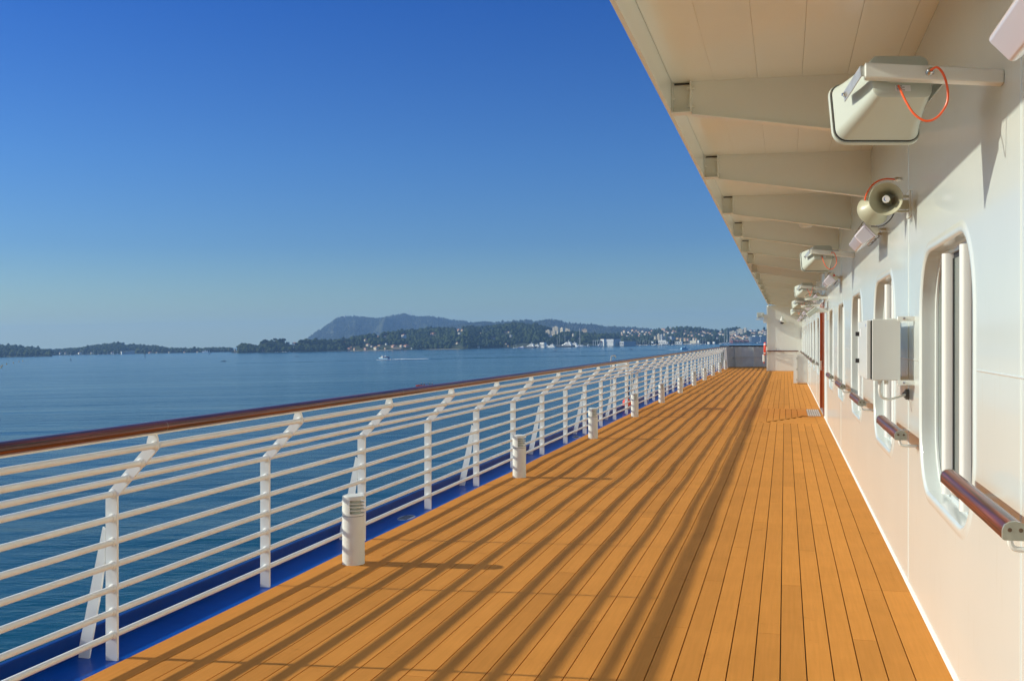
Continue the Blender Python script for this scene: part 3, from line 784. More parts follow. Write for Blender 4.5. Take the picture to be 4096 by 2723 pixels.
# ================================================================== LOUDSPEAKERS
def make_speaker(hang=True):
    t = empty('loudspeaker')     # origin at the wall end of the arm
    MB().loft([[(-0.50, -0.03, -0.004), (-0.50, 0.03, -0.004), (-0.50, 0.03, 0.056), (-0.50, -0.03, 0.056)], [(0.0, -0.03, -0.058), (0.0, 0.03, -0.058), (0.0, 0.03, -0.004), (0.0, -0.03, -0.004)]]).build('arm', 'white_paint', t, bevel=0.007)
    a = Vector((-0.25, 0.92, -0.27)).normalized()
    w = a.cross(Vector((0, 0, 1))).normalized(); v = w.cross(a).normalized()
    o = Vector((-0.356, 0.065, 0.016))
    def sec(s, ww, hh, r, n=6, dv=0.0): return [o + a*s + w*x + v*(y+dv) for x, y in rrect(ww, hh, r, n)]
    body = MB().loft([sec(0.0, 0.215, 0.165, 0.03), sec(0.006, 0.232, 0.182, 0.034), sec(0.035, 0.236, 0.186, 0.034), sec(0.10, 0.256, 0.198, 0.036), sec(0.20, 0.296, 0.222, 0.042), sec(0.27, 0.330, 0.242, 0.046), sec(0.302, 0.350, 0.256, 0.048)])
    bo = body.build('horn_body', 'speaker_grey', t, smooth=True)
    MB().loft([sec(0.302, 0.355, 0.262, 0.05), sec(0.309, 0.355, 0.262, 0.05)]).build('gasket', 'rubber', t, smooth=True)
    MB().loft([sec(0.309, 0.366, 0.274, 0.055), sec(0.324, 0.372, 0.280, 0.058), sec(0.330, 0.364, 0.272, 0.055)]).build('rim', 'speaker_grey', t, smooth=True)
    MB().loft([sec(-0.022, 0.11, 0.055, 0.012), sec(0.0, 0.12, 0.065, 0.014)]).build('terminal_cover', 'speaker_grey', bo, smooth=True)
    MB().loft([[o + a*-0.0015 + w*x + v*(y-0.055) for x, y in rrect(0.06, 0.026, 0.002, 1)], [o + a*0.001 + w*x + v*(y-0.055) for x, y in rrect(0.06, 0.026, 0.002, 1)]]).build('rating_label', 'label', bo)
    tx = MB()
    for i in range(4):
        y_ = -0.046 - i*0.006
        tx.loft([[o + a*-0.0022 + w*x + v*(y+y_) for x, y in [(-0.026, -0.001), (-0.004+0.01*(i % 2), -0.001), (-0.004+0.01*(i % 2), 0.0012), (-0.026, 0.0012)]], [o + a*-0.0016 + w*x + v*(y+y_) for x, y in [(-0.026, -0.001), (-0.004+0.01*(i % 2), -0.001), (-0.004+0.01*(i % 2), 0.0012), (-0.026, 0.0012)]]])
    tx.build('print', 'ink', bo)
    # galvanised U bracket
    z = -0.034
    pv = [o + a*0.15 + w*sgn*0.172 for sgn in (-1, 1)]
    ub = MB()
    mid = [o + a*-0.035 + w*sgn*0.172 for sgn in (-1, 1)]
    def strip(p, q, hw, up): 
        d = (q-p).normalized(); n_ = d.cross(up).normalized()*0.002
        ub.add([p-up*hw-n_, q-up*hw-n_, q+up*hw-n_, p+up*hw-n_, p-up*hw+n_, q-up*hw+n_, q+up*hw+n_, p+up*hw+n_], [(0,1,2,3),(7,6,5,4),(0,4,5,1),(1,5,6,2),(2,6,7,3),(3,7,4,0)])
    strip(mid[0], pv[0]+a*0.02, 0.022, v); strip(mid[1], pv[1]+a*0.02, 0.022, v); strip(mid[0], mid[1], 0.022, v)
    ub.build('u_bracket', 'zinc', t)
    MB().lathe([(0.012, 0), (0.012, 0.008), (0.007, 0.009), (0.007, 0.016)], 6, Matrix.Translation(pv[0]) @ (-w).to_track_quat('Z', 'Y').to_matrix().to_4x4()).build('pivot_bolt', 'steel', t)
    MB().lathe([(0.016, 0), (0.016, 0.014), (0.012, 0.015), (0.013, 0.032), (0.009, 0.036)], 10, Matrix.Translation((-0.265, -0.03, 0.0)) @ Matrix.Rotation(PI/2, 4, 'X')).build('cable_gland', 'steel', t, smooth=True)
    return t
sp = make_speaker()
cabA = [(-0.265, -0.066, 0.0), (-0.245, -0.092, 0.002), (-0.222, -0.094, -0.03), (-0.208, -0.092, -0.09), (-0.213, -0.09, -0.14), (-0.245, -0.088, -0.185), (-0.285, -0.086, -0.196), (-0.325, -0.075, -0.165), (-0.352, -0.05, -0.11), (-0.366, -0.01, -0.06), (-0.37, 0.035, -0.03)]
cabB = [(-0.265, -0.066, 0.0), (-0.27, -0.09, -0.03), (-0.285, -0.09, -0.09), (-0.30, -0.08, -0.15), (-0.315, -0.06, -0.16), (-0.33, -0.03, -0.1), (-0.365, 0.035, -0.03)]
snapshot()
spY = [4.30, 13.05, 21.8, 30.6, 39.4]
for k, y in enumerate(spY):
    t = sp if k == 0 else copy_tree(sp)
    t.location = (XW, y, 2.668)
    MB().tube(crom(cabA if k < 2 else cabB, 8), 0.0045, 8).build('cable', 'orange_cable', t, smooth=True)
    tag(t, 'grey rectangular horn loudspeaker on a wall arm, ' + (ordn(k) + ' from the camera' if k else 'largest and nearest, with looping orange cable'), 'loudspeaker', 'horn loudspeakers on arms along the wall')
# box loudspeaker outside the end wall
t = empty('loudspeaker', (-0.9, 54.0, 2.62), label='pale box loudspeaker on a shelf arm outside the far end wall', cat='loudspeaker')
MB().box(-0.52, 0.02, -0.03, 0.03, -0.04, 0.0).build('arm', 'white_plain', t)
o_ = MB().box(-0.47, -0.12, -0.15, 0.12, 0.05, 0.32).build('box', 'speaker_grey', t, bevel=0.02)
MB().box(-0.40, -0.385, -0.17, 0.1, 0.0, 0.2).build('bracket', 'zinc', t)
MB().lathe([(0.03, 0), (0.03, 0.03), (0.01, 0.04)], 10, Matrix.Translation((-0.22, -0.15, 0.24)) @ Matrix.Rotation(PI/2, 4, 'X')).build('gland', 'white_plain', o_)
MB().box(-0.13, 0.02, -0.02, 0.1, 0.0, 0.22).build('mount', 'white_plain', t)
MB().box(-0.16, 0.02, -0.02, 0.1, -0.2, -0.045).build('mount', 'white_plain', t)

# ================================================================== ROUND HORNS
hn = empty('horn_loudspeaker', (XW, 7.42, 2.53), label='pair of round beige horn loudspeakers on one wall bracket', cat='loudspeaker')
def cone(center, d, R, depth, nm, logo):
    d = Vector(d).normalized(); T = Matrix.Translation(center) @ d.to_track_quat('Z', 'Y').to_matrix().to_4x4()
    pr = [(R*0.30, -depth), (R*0.36, -depth*0.8), (R*0.48, -depth*0.5), (R*0.68, -depth*0.25), (R*0.93, -0.012), (R, -0.006), (R, 0.0), (R*0.965, 0.001), (R*0.90, -0.012), (R*0.66, -depth*0.27), (R*0.47, -depth*0.52), (R*0.36, -depth*0.78), (R*0.02, -depth*0.79)]
    c = MB().lathe(pr, 36, T, cap=False).build(nm, 'horn_beige', hn, smooth=True)
    rr_ = R*0.21
    MB().lathe([(rr_*0.9, -depth*0.78), (rr_*1.05, -depth*0.35), (rr_*1.15, -depth*0.12), (rr_*1.1, -depth*0.06)], 20, T, cap=True).build('throat', 'horn_beige', c, smooth=True)
    for k in range(4):
        T2 = T @ Matrix.Rotation(k*PI/2+0.5, 4, 'Z')
        q = MB().box(rr_*0.9, R*0.45, -0.003, 0.003, -depth*0.70, -depth*0.60, T2).build('strut', 'horn_beige', c)
    if logo:
        MB().lathe([(0.001, -depth*0.058), (rr_*1.02, -depth*0.058), (rr_*1.04, -depth*0.062)], 24, T, cap=False).build('badge', 'label', c, smooth=True)
        # crescent mark on the badge
        cr_ = MB(); n_ = 14; pts = []
        zz = -depth*0.056
        for i in range(n_+1):
            a = math.radians(75 + 215*i/n_); pts.append((0.0125*math.cos(a)-0.001, 0.0125*math.sin(a)))
        inn = []
        for i in range(n_+1):
            a = math.radians(75 + 215*i/n_); wd = 0.0055*math.sin(PI*i/n_)**0.8*(0.3+0.9*i/n_); inn.append(((0.0125-wd)*math.cos(a)-0.001+wd*.3, (0.0125-wd)*math.sin(a)))
        vs_ = [T @ Vector((x, y, zz)) for x, y in pts] + [T @ Vector((x, y, zz)) for x, y in inn]
        cr_.add(vs_, [(i, i+1, n_+2+i, n_+1+i) for i in range(n_)]); cr_.build('badge_mark', 'logo_blue', c, fix=False)
    return c
cone(Vector((-0.185, -0.46, -0.003)), Vector((-0.22, -1.0, -0.10)), 0.104, 0.19, 'front_horn', True)
cone(Vector((-0.215, 0.20, 0.0)), Vector((-0.30, 0.90, -0.32)), 0.108, 0.20, 'rear_horn', False)
MB().lathe([(0.045, 0), (0.05, 0.02), (0.05, 0.09), (0.03, 0.10)], 16, Matrix.Translation((-0.205, -0.255, 0.025)) @ Vector((0.22, 1, 0.1)).to_track_quat('Z','Y').to_matrix().to_4x4()).build('driver', 'horn_beige', hn, smooth=True)
MB().box(-0.20, 0.0, -0.12, -0.112, -0.03, 0.03).build('bracket', 'horn_beige', hn)
MB().box(-0.16, 0.0, -0.13, -0.11, 0.045, 0.06).build('bracket_arm', 'horn_beige', hn)
MB().box(-0.16, 0.0, -0.13, -0.11, -0.05, -0.04).build('bracket_arm', 'horn_beige', hn)
MB().box(-0.012, 0.0, -0.16, 0.02, -0.08, 0.09).build('base_plate', 'white_paint', hn)
MB().lathe([(0.013, 0), (0.015, 0.02), (0.012, 0.05)], 10, Matrix.Translation((-0.10, -0.12, 0.168)) @ Matrix.Rotation(PI/2, 4, 'Y')).build('cable_gland', 'steel', hn, smooth=True)
MB().tube(crom([(-0.10, -0.12, 0.168), (-0.15, -0.13, 0.172), (-0.205, -0.14, 0.158), (-0.25, -0.15, 0.122), (-0.28, -0.16, 0.07), (-0.29, -0.17, 0.03)], 6), 0.0055, 8).build('cable', 'orange_cable', hn, smooth=True)
MB().tube(crom([(-0.10, -0.12, -0.05), (-0.13, -0.12, -0.10), (-0.18, -0.1, -0.135), (-0.24, -0.05, -0.13)], 6), 0.004, 8).build('cable', 'rubber', hn, smooth=True)

# ================================================================== BATTEN LIGHTS ON THE WALL
def make_batten():
    t = empty('batten_light')
    Lh = 0.40
    d = Vector((-0.74, 0, -0.67)).normalized(); u = Vector((-0.67, 0, 0.74)).normalized()     # d = outwards, u = across
    c0 = Vector((-0.135, 0, 0.0))
    def ring(s, wd, y0_, n=3, r=0.012):
        return s
    def pr(w0, w1, s0, s1, y0_, y1_, mb):
        vs_ = []
        for y in (y0_, y1_):
            for s_, w_ in ((s0, w0), (s1, w1)):
                for sg in (-1, 1):
                    p = c0 + d*s_ + u*(sg*w_/2); vs_.append((p.x, y, p.z))
        mb.add(vs_, [(0,1,3,2),(4,6,7,5),(0,2,6,4),(1,5,7,3),(0,4,5,1),(2,3,7,6)])
    q = MB(); pr(0.115, 0.135, -0.055, 0.0, -Lh, Lh, q); q.build('base', 'lamp_base', t, bevel=0.006)
    q = MB(); pr(0.138, 0.138, 0.0, 0.010, -Lh-0.004, Lh+0.004, q); q.build('rim', 'diffuser', t, bevel=0.003)
    q = MB(); pr(0.126, 0.095, 0.010, 0.125, -Lh+0.003, Lh-0.003, q); q.build('diffuser', 'diffuser', t, bevel=0.014, seg=3)
    for sg in (-1, 1):
        for yy in (-0.30, 0.0, 0.30):
            e_ = c0 + u*(sg*0.073)
            pts = [e_ + d*-0.03, e_ + d*-0.025 + u*sg*0.014, e_ + d*0.0 + u*sg*0.012, e_ + d*0.022 + u*sg*0.004]
            cl = MB()
            for o2 in (-0.02, 0.02): cl.tube([(p.x, yy+o2, p.z) for p in pts], 0.0022, 5)
            cl.tube([(pts[3].x, yy-0.02, pts[3].z), (pts[3].x, yy+0.02, pts[3].z)], 0.0022, 5)
            cl.build('clip', 'wire', t)
    for yy in (-0.2, 0.2):
        MB().box(-0.10, 0.0, yy-0.02, yy+0.02, 0.015, 0.03).build('bracket', 'lamp_base', t)
    return t
bt_ = make_batten(); snapshot()
for k in range(8):
    y = (2.74 if k == 0 else 9.27 - 6.85 + 6.85*k)
    if y > 53: break
    t = bt_ if k == 0 else copy_tree(bt_)
    t.location = (XW, y, 2.525)
    if k in (2, 6):
        MB().lathe([(0.001, 0.003), (0.014, 0.003), (0.014, 0)], 12, Matrix.Translation((-0.115, -0.40, 0.03)) @ Matrix.Rotation(PI/2, 4, 'X')).build('red_dot', 'red_dot', t)
    lb = ['cut by the top right corner of the view', 'just beyond the round horns', 'with a red dot, next to the second loudspeaker', 'next to the third loudspeaker', 'above the brown door', 'fifth beyond the nearest one', 'with a small red dot near the far end', 'farthest of all on the wall'][k]
    tag(t, 'white clipped fluorescent wall light, ' + lb, 'wall light', 'fluorescent lights along the wall')

# ceiling lamp, dome camera, lamps by the door
t = empty('ceiling_light', (0.30, 16.2, ZC), label='small round downlight under the deckhead behind the third bracket', cat='ceiling light')
MB().lathe([(0.10, 0), (0.11, -0.10), (0.09, -0.14), (0.07, -0.15)], 20).build('housing', 'ceiling_paint', t, smooth=True)
MB().lathe([(0.105, -0.015), (0.115, -0.02), (0.105, -0.03)], 20, cap=False).build('ring', 'rubber', t, smooth=True)
t = empty('dome_camera', (-0.147, 54.1, 2.5), label='white dome security camera on the far end wall', cat='camera')
MB().lathe([(0.02, 0.22), (0.05, 0.19), (0.06, 0.1), (0.11, 0.06), (0.12, -0.02), (0.11, -0.05)], 16).build('housing', 'white_plain', t, smooth=True)
MB().lathe([(0.09, -0.05), (0.08, -0.10), (0.03, -0.135)], 16).build('dome', 'rubber', t, smooth=True)
t = empty('floodlight', (XW, 20.9, 2.16), label='white floodlight housing on a wall arm before the brown door', cat='floodlight')
MB().box(-0.26, 0.0, -0.05, 0.05, -0.02, 0.07).build('arm', 'white_plain', t, bevel=0.01)
Tm = Matrix.Translation((-0.28, 0, 0.0)) @ Matrix.Rotation(0.9, 4, 'Y')
MB().box(-0.05, 0.05, -0.09, 0.09, -0.13, 0.10, Tm).build('housing', 'speaker_grey', t, bevel=0.02)
MB().box(-0.02, 0.0, -0.08, 0.08, -0.16, 0.2).build('base_plate', 'white_plain', t)
for k, (y, z) in enumerate(((20.8, 2.42), (25.6, 2.42))):
    t = empty('guard_lamp', (XW, y, z), label=('nearer' if k == 0 else 'farther') + ' small oval wall lamp in a wire guard beside the brown door', cat='wall lamp', group='wire guarded lamps by the door')
    MB().box(-0.20, 0.0, -0.02, 0.02, -0.02, 0.03).build('arm', 'white_plain', t)
    MB().lathe([(0.02, -0.03), (0.13, -0.025), (0.14, 0.0), (0.12, 0.02)], 16, Matrix.Translation((-0.30, 0, -0.02)) @ Matrix.Diagonal((1, 0.7, 1, 1))).build('lamp_body', 'speaker_grey', t, smooth=True)
    MB().tube([(-0.30+0.13*math.cos(a), 0.05*math.cos(a), 0.0+0.09*math.sin(a)) for a in [PI*i/10 for i in range(11)]], 0.005, 6).build('guard', 'wire', t)
# box under the deckhead above the door
tag(MB().box(0.52, XW-0.003, 31.0, 33.5, 2.54, ZC-0.004).build('duct_box', 'white_paint'), 'square white duct box under the deckhead between far loudspeakers', 'duct box')
# opened white panel with hinges
t = empty('gate_panel', (0.30, 39.0, 0), label='open white metal gate standing out from the wall beyond the door', cat='gate')
MB().box(0.0, 0.125, -0.03, 0.02, 0.03, 1.05).build('post', 'white_plain', t)
MB().box(0.127, 0.49, 0.0, 0.02, 0.04, 1.05).build('panel', 'grey_box', t)
for z in (0.15, 0.53, 0.92): MB().box(0.10, 0.135, -0.04, -0.031, z-0.04, z+0.04).build('hinge', 'zinc', t)
MB().box(0.14, 0.49, 0.03, 0.10, 0.0, 0.02).build('bottom_rail', 'dark_inside', t)

# ================================================================== ELECTRIC CABINET
cb = empty('electric_cabinet', (XW, 7.5, 1.575), label='pale grey electrical cabinet on the wall between the first two windows', cat='cabinet')
MB().box(-0.255, -0.083, -0.40, 0.40, -0.197, 0.197).build('case', 'grey_box', cb, bevel=0.004)
MB().box(-0.262, -0.2555, -0.395, 0.395, -0.190, 0.190).build('gasket', 'rubber', cb)
d_ = MB().box(-0.288, -0.2625, -0.392, 0.392, -0.190, 0.190).build('door', 'grey_box', cb, bevel=0.004)
for z in (0.105, -0.085): MB().box(-0.312, -0.2885, 0.30, 0.345, z-0.015, z+0.015).build('lock', 'rubber', d_)
MB().box(-0.2895, -0.2885, 0.14, 0.24, 0.085, 0.14).build('sticker', 'label', d_)
MB().box(-0.2892, -0.2885, -0.33, -0.31, 0.15, 0.168).build('badge', 'logo_blue', d_)
for z0_ in (-0.225, 0.185):
    for yy in (-0.42, 0.36): MB().box(-0.10, 0.0, yy, yy+0.05, z0_, z0_+0.03).build('mount', 'white_plain', cb)
    MB().lathe([(0.010, 0), (0.010, 0.01), (0.005, 0.011), (0.005, 0.022)], 6, Matrix.Translation((-0.06, -0.42, z0_+0.015)) @ Matrix.Rotation(PI/2, 4, 'X')).build('bolt', 'steel', cb)
for xx in (-0.20, -0.16): MB().lathe([(0.014, 0), (0.014, -0.02), (0.011, -0.028)], 10, Matrix.Translation((xx, -0.3, -0.197))).build('cable_gland', 'grey_box', cb)
MB().tube(crom([(-0.20, -0.3, -0.22), (-0.202, -0.3, -0.27), (-0.185, -0.28, -0.31), (-0.14, -0.25, -0.325), (-0.08, -0.2, -0.315), (-0.03, -0.15, -0.30)], 6), 0.0085, 8).build('cable', 'white_plain', cb, smooth=True)
MB().lathe([(0.035, 0), (0.035, 0.02), (0.02, 0.03), (0.012, 0.04)], 14, Matrix.Translation((0.0, -0.1, -0.30)) @ Matrix.Rotation(-PI/2, 4, 'Y')).build('wall_gland', 'dark_inside', cb, smooth=True)

# ================================================================== LIFEBUOY
lb_ = empty('lifebuoy', (-0.985, 54.25, 1.12), label='orange lifebuoy with white light hanging on the far wall edge', cat='lifebuoy')
n1, n2 = 28, 10; mb = MB(); rings = []
for i in range(n1+1):
    a = 2*PI*i/n1; rings.append([((0.055*math.cos(2*PI*j/n2))*1.0, (0.27+0.06*math.sin(2*PI*j/n2))*math.cos(a), (0.27+0.06*math.sin(2*PI*j/n2))*math.sin(a)) for j in range(n2)])
mb.loft(rings, cap=False); mb.build('ring', 'lifebuoy_orange', lb_, smooth=True)
for k in range(4):
    a0 = PI/4 + k*PI/2; rings = []
    for i in range(5):
        a = a0 - 0.14 + 0.28*i/4; rings.append([((0.058*math.cos(2*PI*j/n2)), (0.27+0.063*math.sin(2*PI*j/n2))*math.cos(a), (0.27+0.063*math.sin(2*PI*j/n2))*math.sin(a)) for j in range(n2)])
    MB().loft(rings, cap=False).build('band', 'white_plain', lb_, smooth=True)
MB().tube([(-0.06, 0, -0.3), (-0.06, 0, -0.66)], 0.055, 10).build('light_float', 'white_plain', lb_, smooth=True)
MB().tube([(-0.05, -0.05, -0.66), (-0.04, -0.05, -0.74)], 0.03, 8).build('lamp', 'buoy_red', lb_, smooth=True)
MB().box(0.05, 0.085, -0.05, 0.05, -0.1, 0.1).build('hook', 'white_plain', lb_)

# rescue gear outboard of the railing
t = empty('rescue_gear', (-3.52, 24.3, 0), label='rescue gear of white tubes, ladder frame and orange rope outside the railing', cat='rescue gear')
MB().tube([(-0.02, -0.3, 0.55), (-0.02, -0.3, 1.05)], 0.035, 8).build('light_tube', 'white_plain', t, smooth=True)
MB().box(-0.05, 0.02, -0.36, -0.22, 0.28, 0.52).build('holder', 'canvas_navy', t)
MB().lathe([(0.05, 0.0), (0.11, 0.05), (0.10, 0.16), (0.04, 0.22)], 10, Matrix.Translation((-0.02, -0.28, 0.04))).build('rope_coil', 'lifebuoy_orange', t, smooth=True)
for y in (0.35, 0.62): MB().tube([(-0.02, y, 0.0), (-0.02, y, 0.95)], 0.014, 6).build('ladder_side', 'zinc', t)
for i in range(7): MB().tube([(-0.02, 0.35, 0.1+i*0.13), (-0.02, 0.62, 0.1+i*0.13)], 0.010, 6).build('rung', 'wire', t)
MB().box(-0.30, -0.08, -0.1, 0.5, 0.92, 1.08).build('raft_shelf', 'white_plain', t, bevel=0.02)
MB().tube([(-0.3, -0.9, 0.0), (-0.3, -0.9, 1.16), (-0.3, -0.8, 1.25), (-0.3, -0.3, 1.25), (-0.3, -0.2, 1.2)], 0.014, 8).build('davit', 'zinc', t, smooth=True)

# ================================================================== SEA
def sea(o, loc=(0,0,0), rz=0.0, sc_=1.0):
    o.matrix_world = S @ Matrix.Translation(loc) @ Matrix.Rotation(rz, 4, 'Z') @ Matrix.Scale(sc_, 4)
    return o
mb = MB(); n_ = 72; rings = []
for r in (6, 60, 250, 900, 3000, 12000): rings.append([(r*math.cos(2*PI*i/n_), r*math.sin(2*PI*i/n_), 0) for i in range(n_)])
mb.loft(rings, cap=False); mb.add(rings[0], [tuple(range(n_))])
w_ = mb.build('water', 'water', fix=False); tag(w_, kind='structure'); sea(w_)

# ------------------------------------------------------------------ far land: silhouettes read at their distances
def interp(tab, x):
    if x <= tab[0][0]: return tab[0][1]
    for (a, ya_), (b_, yb_) in zip(tab, tab[1:]):
        if x <= b_: return ya_ + (yb_-ya_)*(x-a)/(b_-a)
    return tab[-1][1]
SHORE = [(-300, 1433), (0, 1431), (250, 1426), (439, 1417.5), (744, 1412.7), (900, 1410.3), (950, 1412), (1400, 1404), (1572, 1401.5), (1700, 1398.5), (1850, 1397), (1900, 1395.2), (2040, 1391.5), (2150, 1390), (2240, 1387.5), (2400, 1384), (2545, 1379), (2700, 1377), (2850, 1375), (3066, 1370.5), (3300, 1366)]
class Layer:
    def __init__(s, name, sil, dd, matn, tree, prof, x0, x1, shore=None, label=None, step=5.0, behind=True, rough=0.0):
        s.sil, s.dd, s.tree, s.prof = sil, dd, tree, prof
        s.shore = shore; s.x0, s.x1 = x0, x1
        NT = 14; cols = []; px = x0
        while px <= x1 + 0.1: cols.append(px); px += step
        vs_ = []
        for px in cols:
            for k in range(NT+1): vs_.append(s.pt(px, k/NT, rough))
            q = s.pt(px, 1.0, 0); D = q[1]
            vs_.append((q[0]*1.12, D*1.12, max(2.0, q[2]*0.72)))
            vs_.append((q[0]*1.3, D*1.3, -2.0))
        n_ = NT+3; fs = []
        for i in range(len(cols)-1):
            for k in range(n_-1): a = i*n_+k; fs.append((a, a+n_, a+n_+1, a+1))
        mb = MB(); mb.v = vs_; mb.f = fs; mb.m = [0]*len(fs)
        o = mb.build(name, matn, fix=False, smooth=False); o.data.polygons.foreach_set('use_smooth', [True]*len(fs))
        tag(o, kind='structure'); sea(o); s.obj = o
    def shD(s, px):
        return s.shore(px) if s.shore else water_D(px, interp(SHORE, px))
    def pt(s, px, t, rough=0.0):
        D0 = s.shD(px); D1 = D0 + s.dd(px) if callable(s.dd) else D0 + s.dd
        D = D0 + (D1-D0)*t
        zr = SP(px, interp(s.sil, px), D1)[2] - s.tree
        zr = max(zr, 1.2)
        z = zr*s.prof(t)
        if t == 0: z = -0.5
        if rough and 0 < t < 1: z += rough*zr*0.22*math.sin(PI*t)*mnoise.fractal(Vector((px*0.012, t*1.6, s.x0)), 1.0, 2.1, 5)
        u = (px-CX)/F; 
        return (u*D*cR + 0*sR, D, z)
    def on(s, px, py):
        """distance at which the sight line through a photo pixel meets this slope"""
        for k in range(1, 201):
            t = k/200; q = s.pt(px, t); z = SP(px, py, q[1])[2]
            if z <= q[2]: return t, q
        return 1.0, s.pt(px, 1.0)
    def z_at(s, px, t): return s.pt(px, t)
pf = lambda t: t**0.75*(1.0-0.0*t)
SIL_A = [(-300,1375),(-100,1376),(0,1381),(60,1386),(100,1391),(151,1394),(175,1403.6),(200,1403),(219,1402.5),(293,1396),(381,1384),(419,1380),(473,1374.4),(497,1380.5),(541,1383),(585,1385.6),(642,1390),(676,1397.5),(711,1399),(761,1399.5),(846,1401.5),(990,1402)]
SIL_C = [(925,1404),(936,1400),(946,1396),(953,1386),(995,1382),(1010,1388),(1021,1386),(1035,1390),(1046,1378),(1061,1372),(1101,1370),(1131,1368),(1142,1372),(1197,1370),(1228,1364),(1256,1368),(1292,1363),(1313,1368),(1356,1361),(1400,1357),(1413,1351),(1456,1346.6),(1498,1342),(1551,1333),(1625,1325.4),(1689,1319),(1753,1312.7),(1806,1314),(1850,1310.6),(1900,1308.5),(1968,1308.5),(1993,1304),(2053,1298),(2095,1297.8),(2137,1301),(2171,1306),(2210,1314),(2256,1324.6),(2300,1328),(2385,1338),(2419,1338),(2486,1347),(2541,1347),(2588,1351),(2630,1361),(2660,1370)]
SIL_D = [(1180,1395),(1215,1372),(1233,1356),(1273,1326),(1306,1305),(1348,1274.6),(1380,1268.5),(1418,1266.7),(1460,1271),(1506,1277),(1553,1270),(1590,1260.6),(1618,1256),(1665,1270),(1721,1268.5),(1763,1272),(1809,1281.6),(1856,1286),(1893,1293),(1949,1288.6),(1976,1293),(2044,1300),(2200,1330)]
SIL_D2 = [(1780,1310),(1850,1296),(1900,1294.5),(1954,1289),(1976,1293),(1991,1290),(2044,1287),(2117,1283.4),(2141,1288.7),(2171,1283),(2205,1280.5),(2231,1284),(2273,1295),(2305,1296),(2334,1301),(2368,1301),(2402,1307),(2427,1311),(2453,1309),(2503,1312),(2554,1314.4),(2588,1318.7),(2631,1319.5),(2700,1324),(2800,1335)]
SIL_E = [(2395,1345),(2450,1335),(2540,1326),(2600,1322),(2622,1319.5),(2656,1313),(2680,1308),(2700,1310),(2744,1307),(2776,1309),(2819,1317),(2866,1323),(2886,1321),(2900,1318),(2920,1313.6),(2946,1312.7),(2971,1314),(2997,1317),(3014,1319.5),(3027,1321),(3053,1318),(3066,1315),(3150,1316),(3300,1320)]
LA = Layer('hill', SIL_A, lambda x: 700 if x < 700 else 350, 'hill_ground', 9.0, pf, -300, 990, shore=lambda x: 4300.0 if x > 200 else 3700.0, rough=1)
LC = Layer('hill', SIL_C, lambda x: 90 + 900*min(1, max(0, (x-1250)/500))*(1 if x < 2250 else max(0.35, 1-(x-2250)/600)), 'hill_ground', 8.0, pf, 925, 2660, rough=1)
LD = Layer('mountain', SIL_D, 1700, 'mountain_scrub', 0.0, lambda t: t**0.9, 1180, 2200, shore=lambda x: 7600.0, rough=1.6)
LD2 = Layer('mountain', SIL_D2, 1300, 'mountain_scrub', 0.0, lambda t: t**0.9, 1780, 2800, shore=lambda x: 6400.0, rough=1.4)
LE = Layer('hill', SIL_E, 1500, 'hill_ground', 6.0, lambda t: 0.02+0.98*t**1.25, 2395, 3300, rough=0.7)
# quays along the water
def quay(x0, x1, matn, h, depth, name='quay'):
    a, b_ = [], []; mb = MB(); px = x0; rings = []
    while px <= x1+0.1:
        D = water_D(px, interp(SHORE, px)) ; u = (px-CX)/F*cR
        rings.append([(u*(D-2), D-2, -0.5), (u*(D-2), D-2, h), (u*(D+depth), D+depth, h), (u*(D+depth), D+depth, -0.5)]); px += (x1-x0)/max(1, int((x1-x0)/20))
    mb.loft(rings); o = mb.build(name, matn); tag(o, kind='structure'); sea(o)
quay(1300, 1400, 'shore_rock', 1.6, 10, 'shore'); quay(1400, 1612, 'shore_rock', 2.0, 14, 'shore'); quay(925, 1299, 'shore_rock', 1.0, 5, 'shore'); quay(1613, 2065, 'shore_rock', 1.0, 8, 'shore'); quay(2066, 2460, 'quay', 2.6, 60); quay(2461, 3290, 'quay', 2.4, 40)

# ------------------------------------------------------------------ woods: crowns by the thousand, joined
def crown_template(seed, nu=7, nv=4):
    r_ = random.Random(seed); vs_ = []; fs = []
    vs_.append((0, 0, 1.0))
    for j in range(1, nv):
        ph = PI*j/nv
        for i in range(nu):
            a = 2*PI*i/nu + r_.uniform(-.2, .2) + 0.4*j; q = r_.uniform(0.78, 1.15)
            vs_.append((math.sin(ph)*math.cos(a)*q, math.sin(ph)*math.sin(a)*q, math.cos(ph)*r_.uniform(0.75, 1.1)))
    vs_.append((0, 0, -0.8))
    for i in range(nu): fs.append((0, 1+i, 1+(i+1) % nu))
    for j in range(nv-2):
        for i in range(nu):
            a, b_ = 1+j*nu+i, 1+j*nu+(i+1) % nu; fs.append((a, a+nu, b_+nu)); fs.append((a, b_+nu, b_))
    l = len(vs_)-1; o = 1+(nv-2)*nu
    for i in range(nu): fs.append((o+i, l, o+(i+1) % nu))
    return np.array(vs_, dtype=np.float32), np.array(fs, dtype=np.int32)
TMPL = [crown_template(k) for k in range(6)]
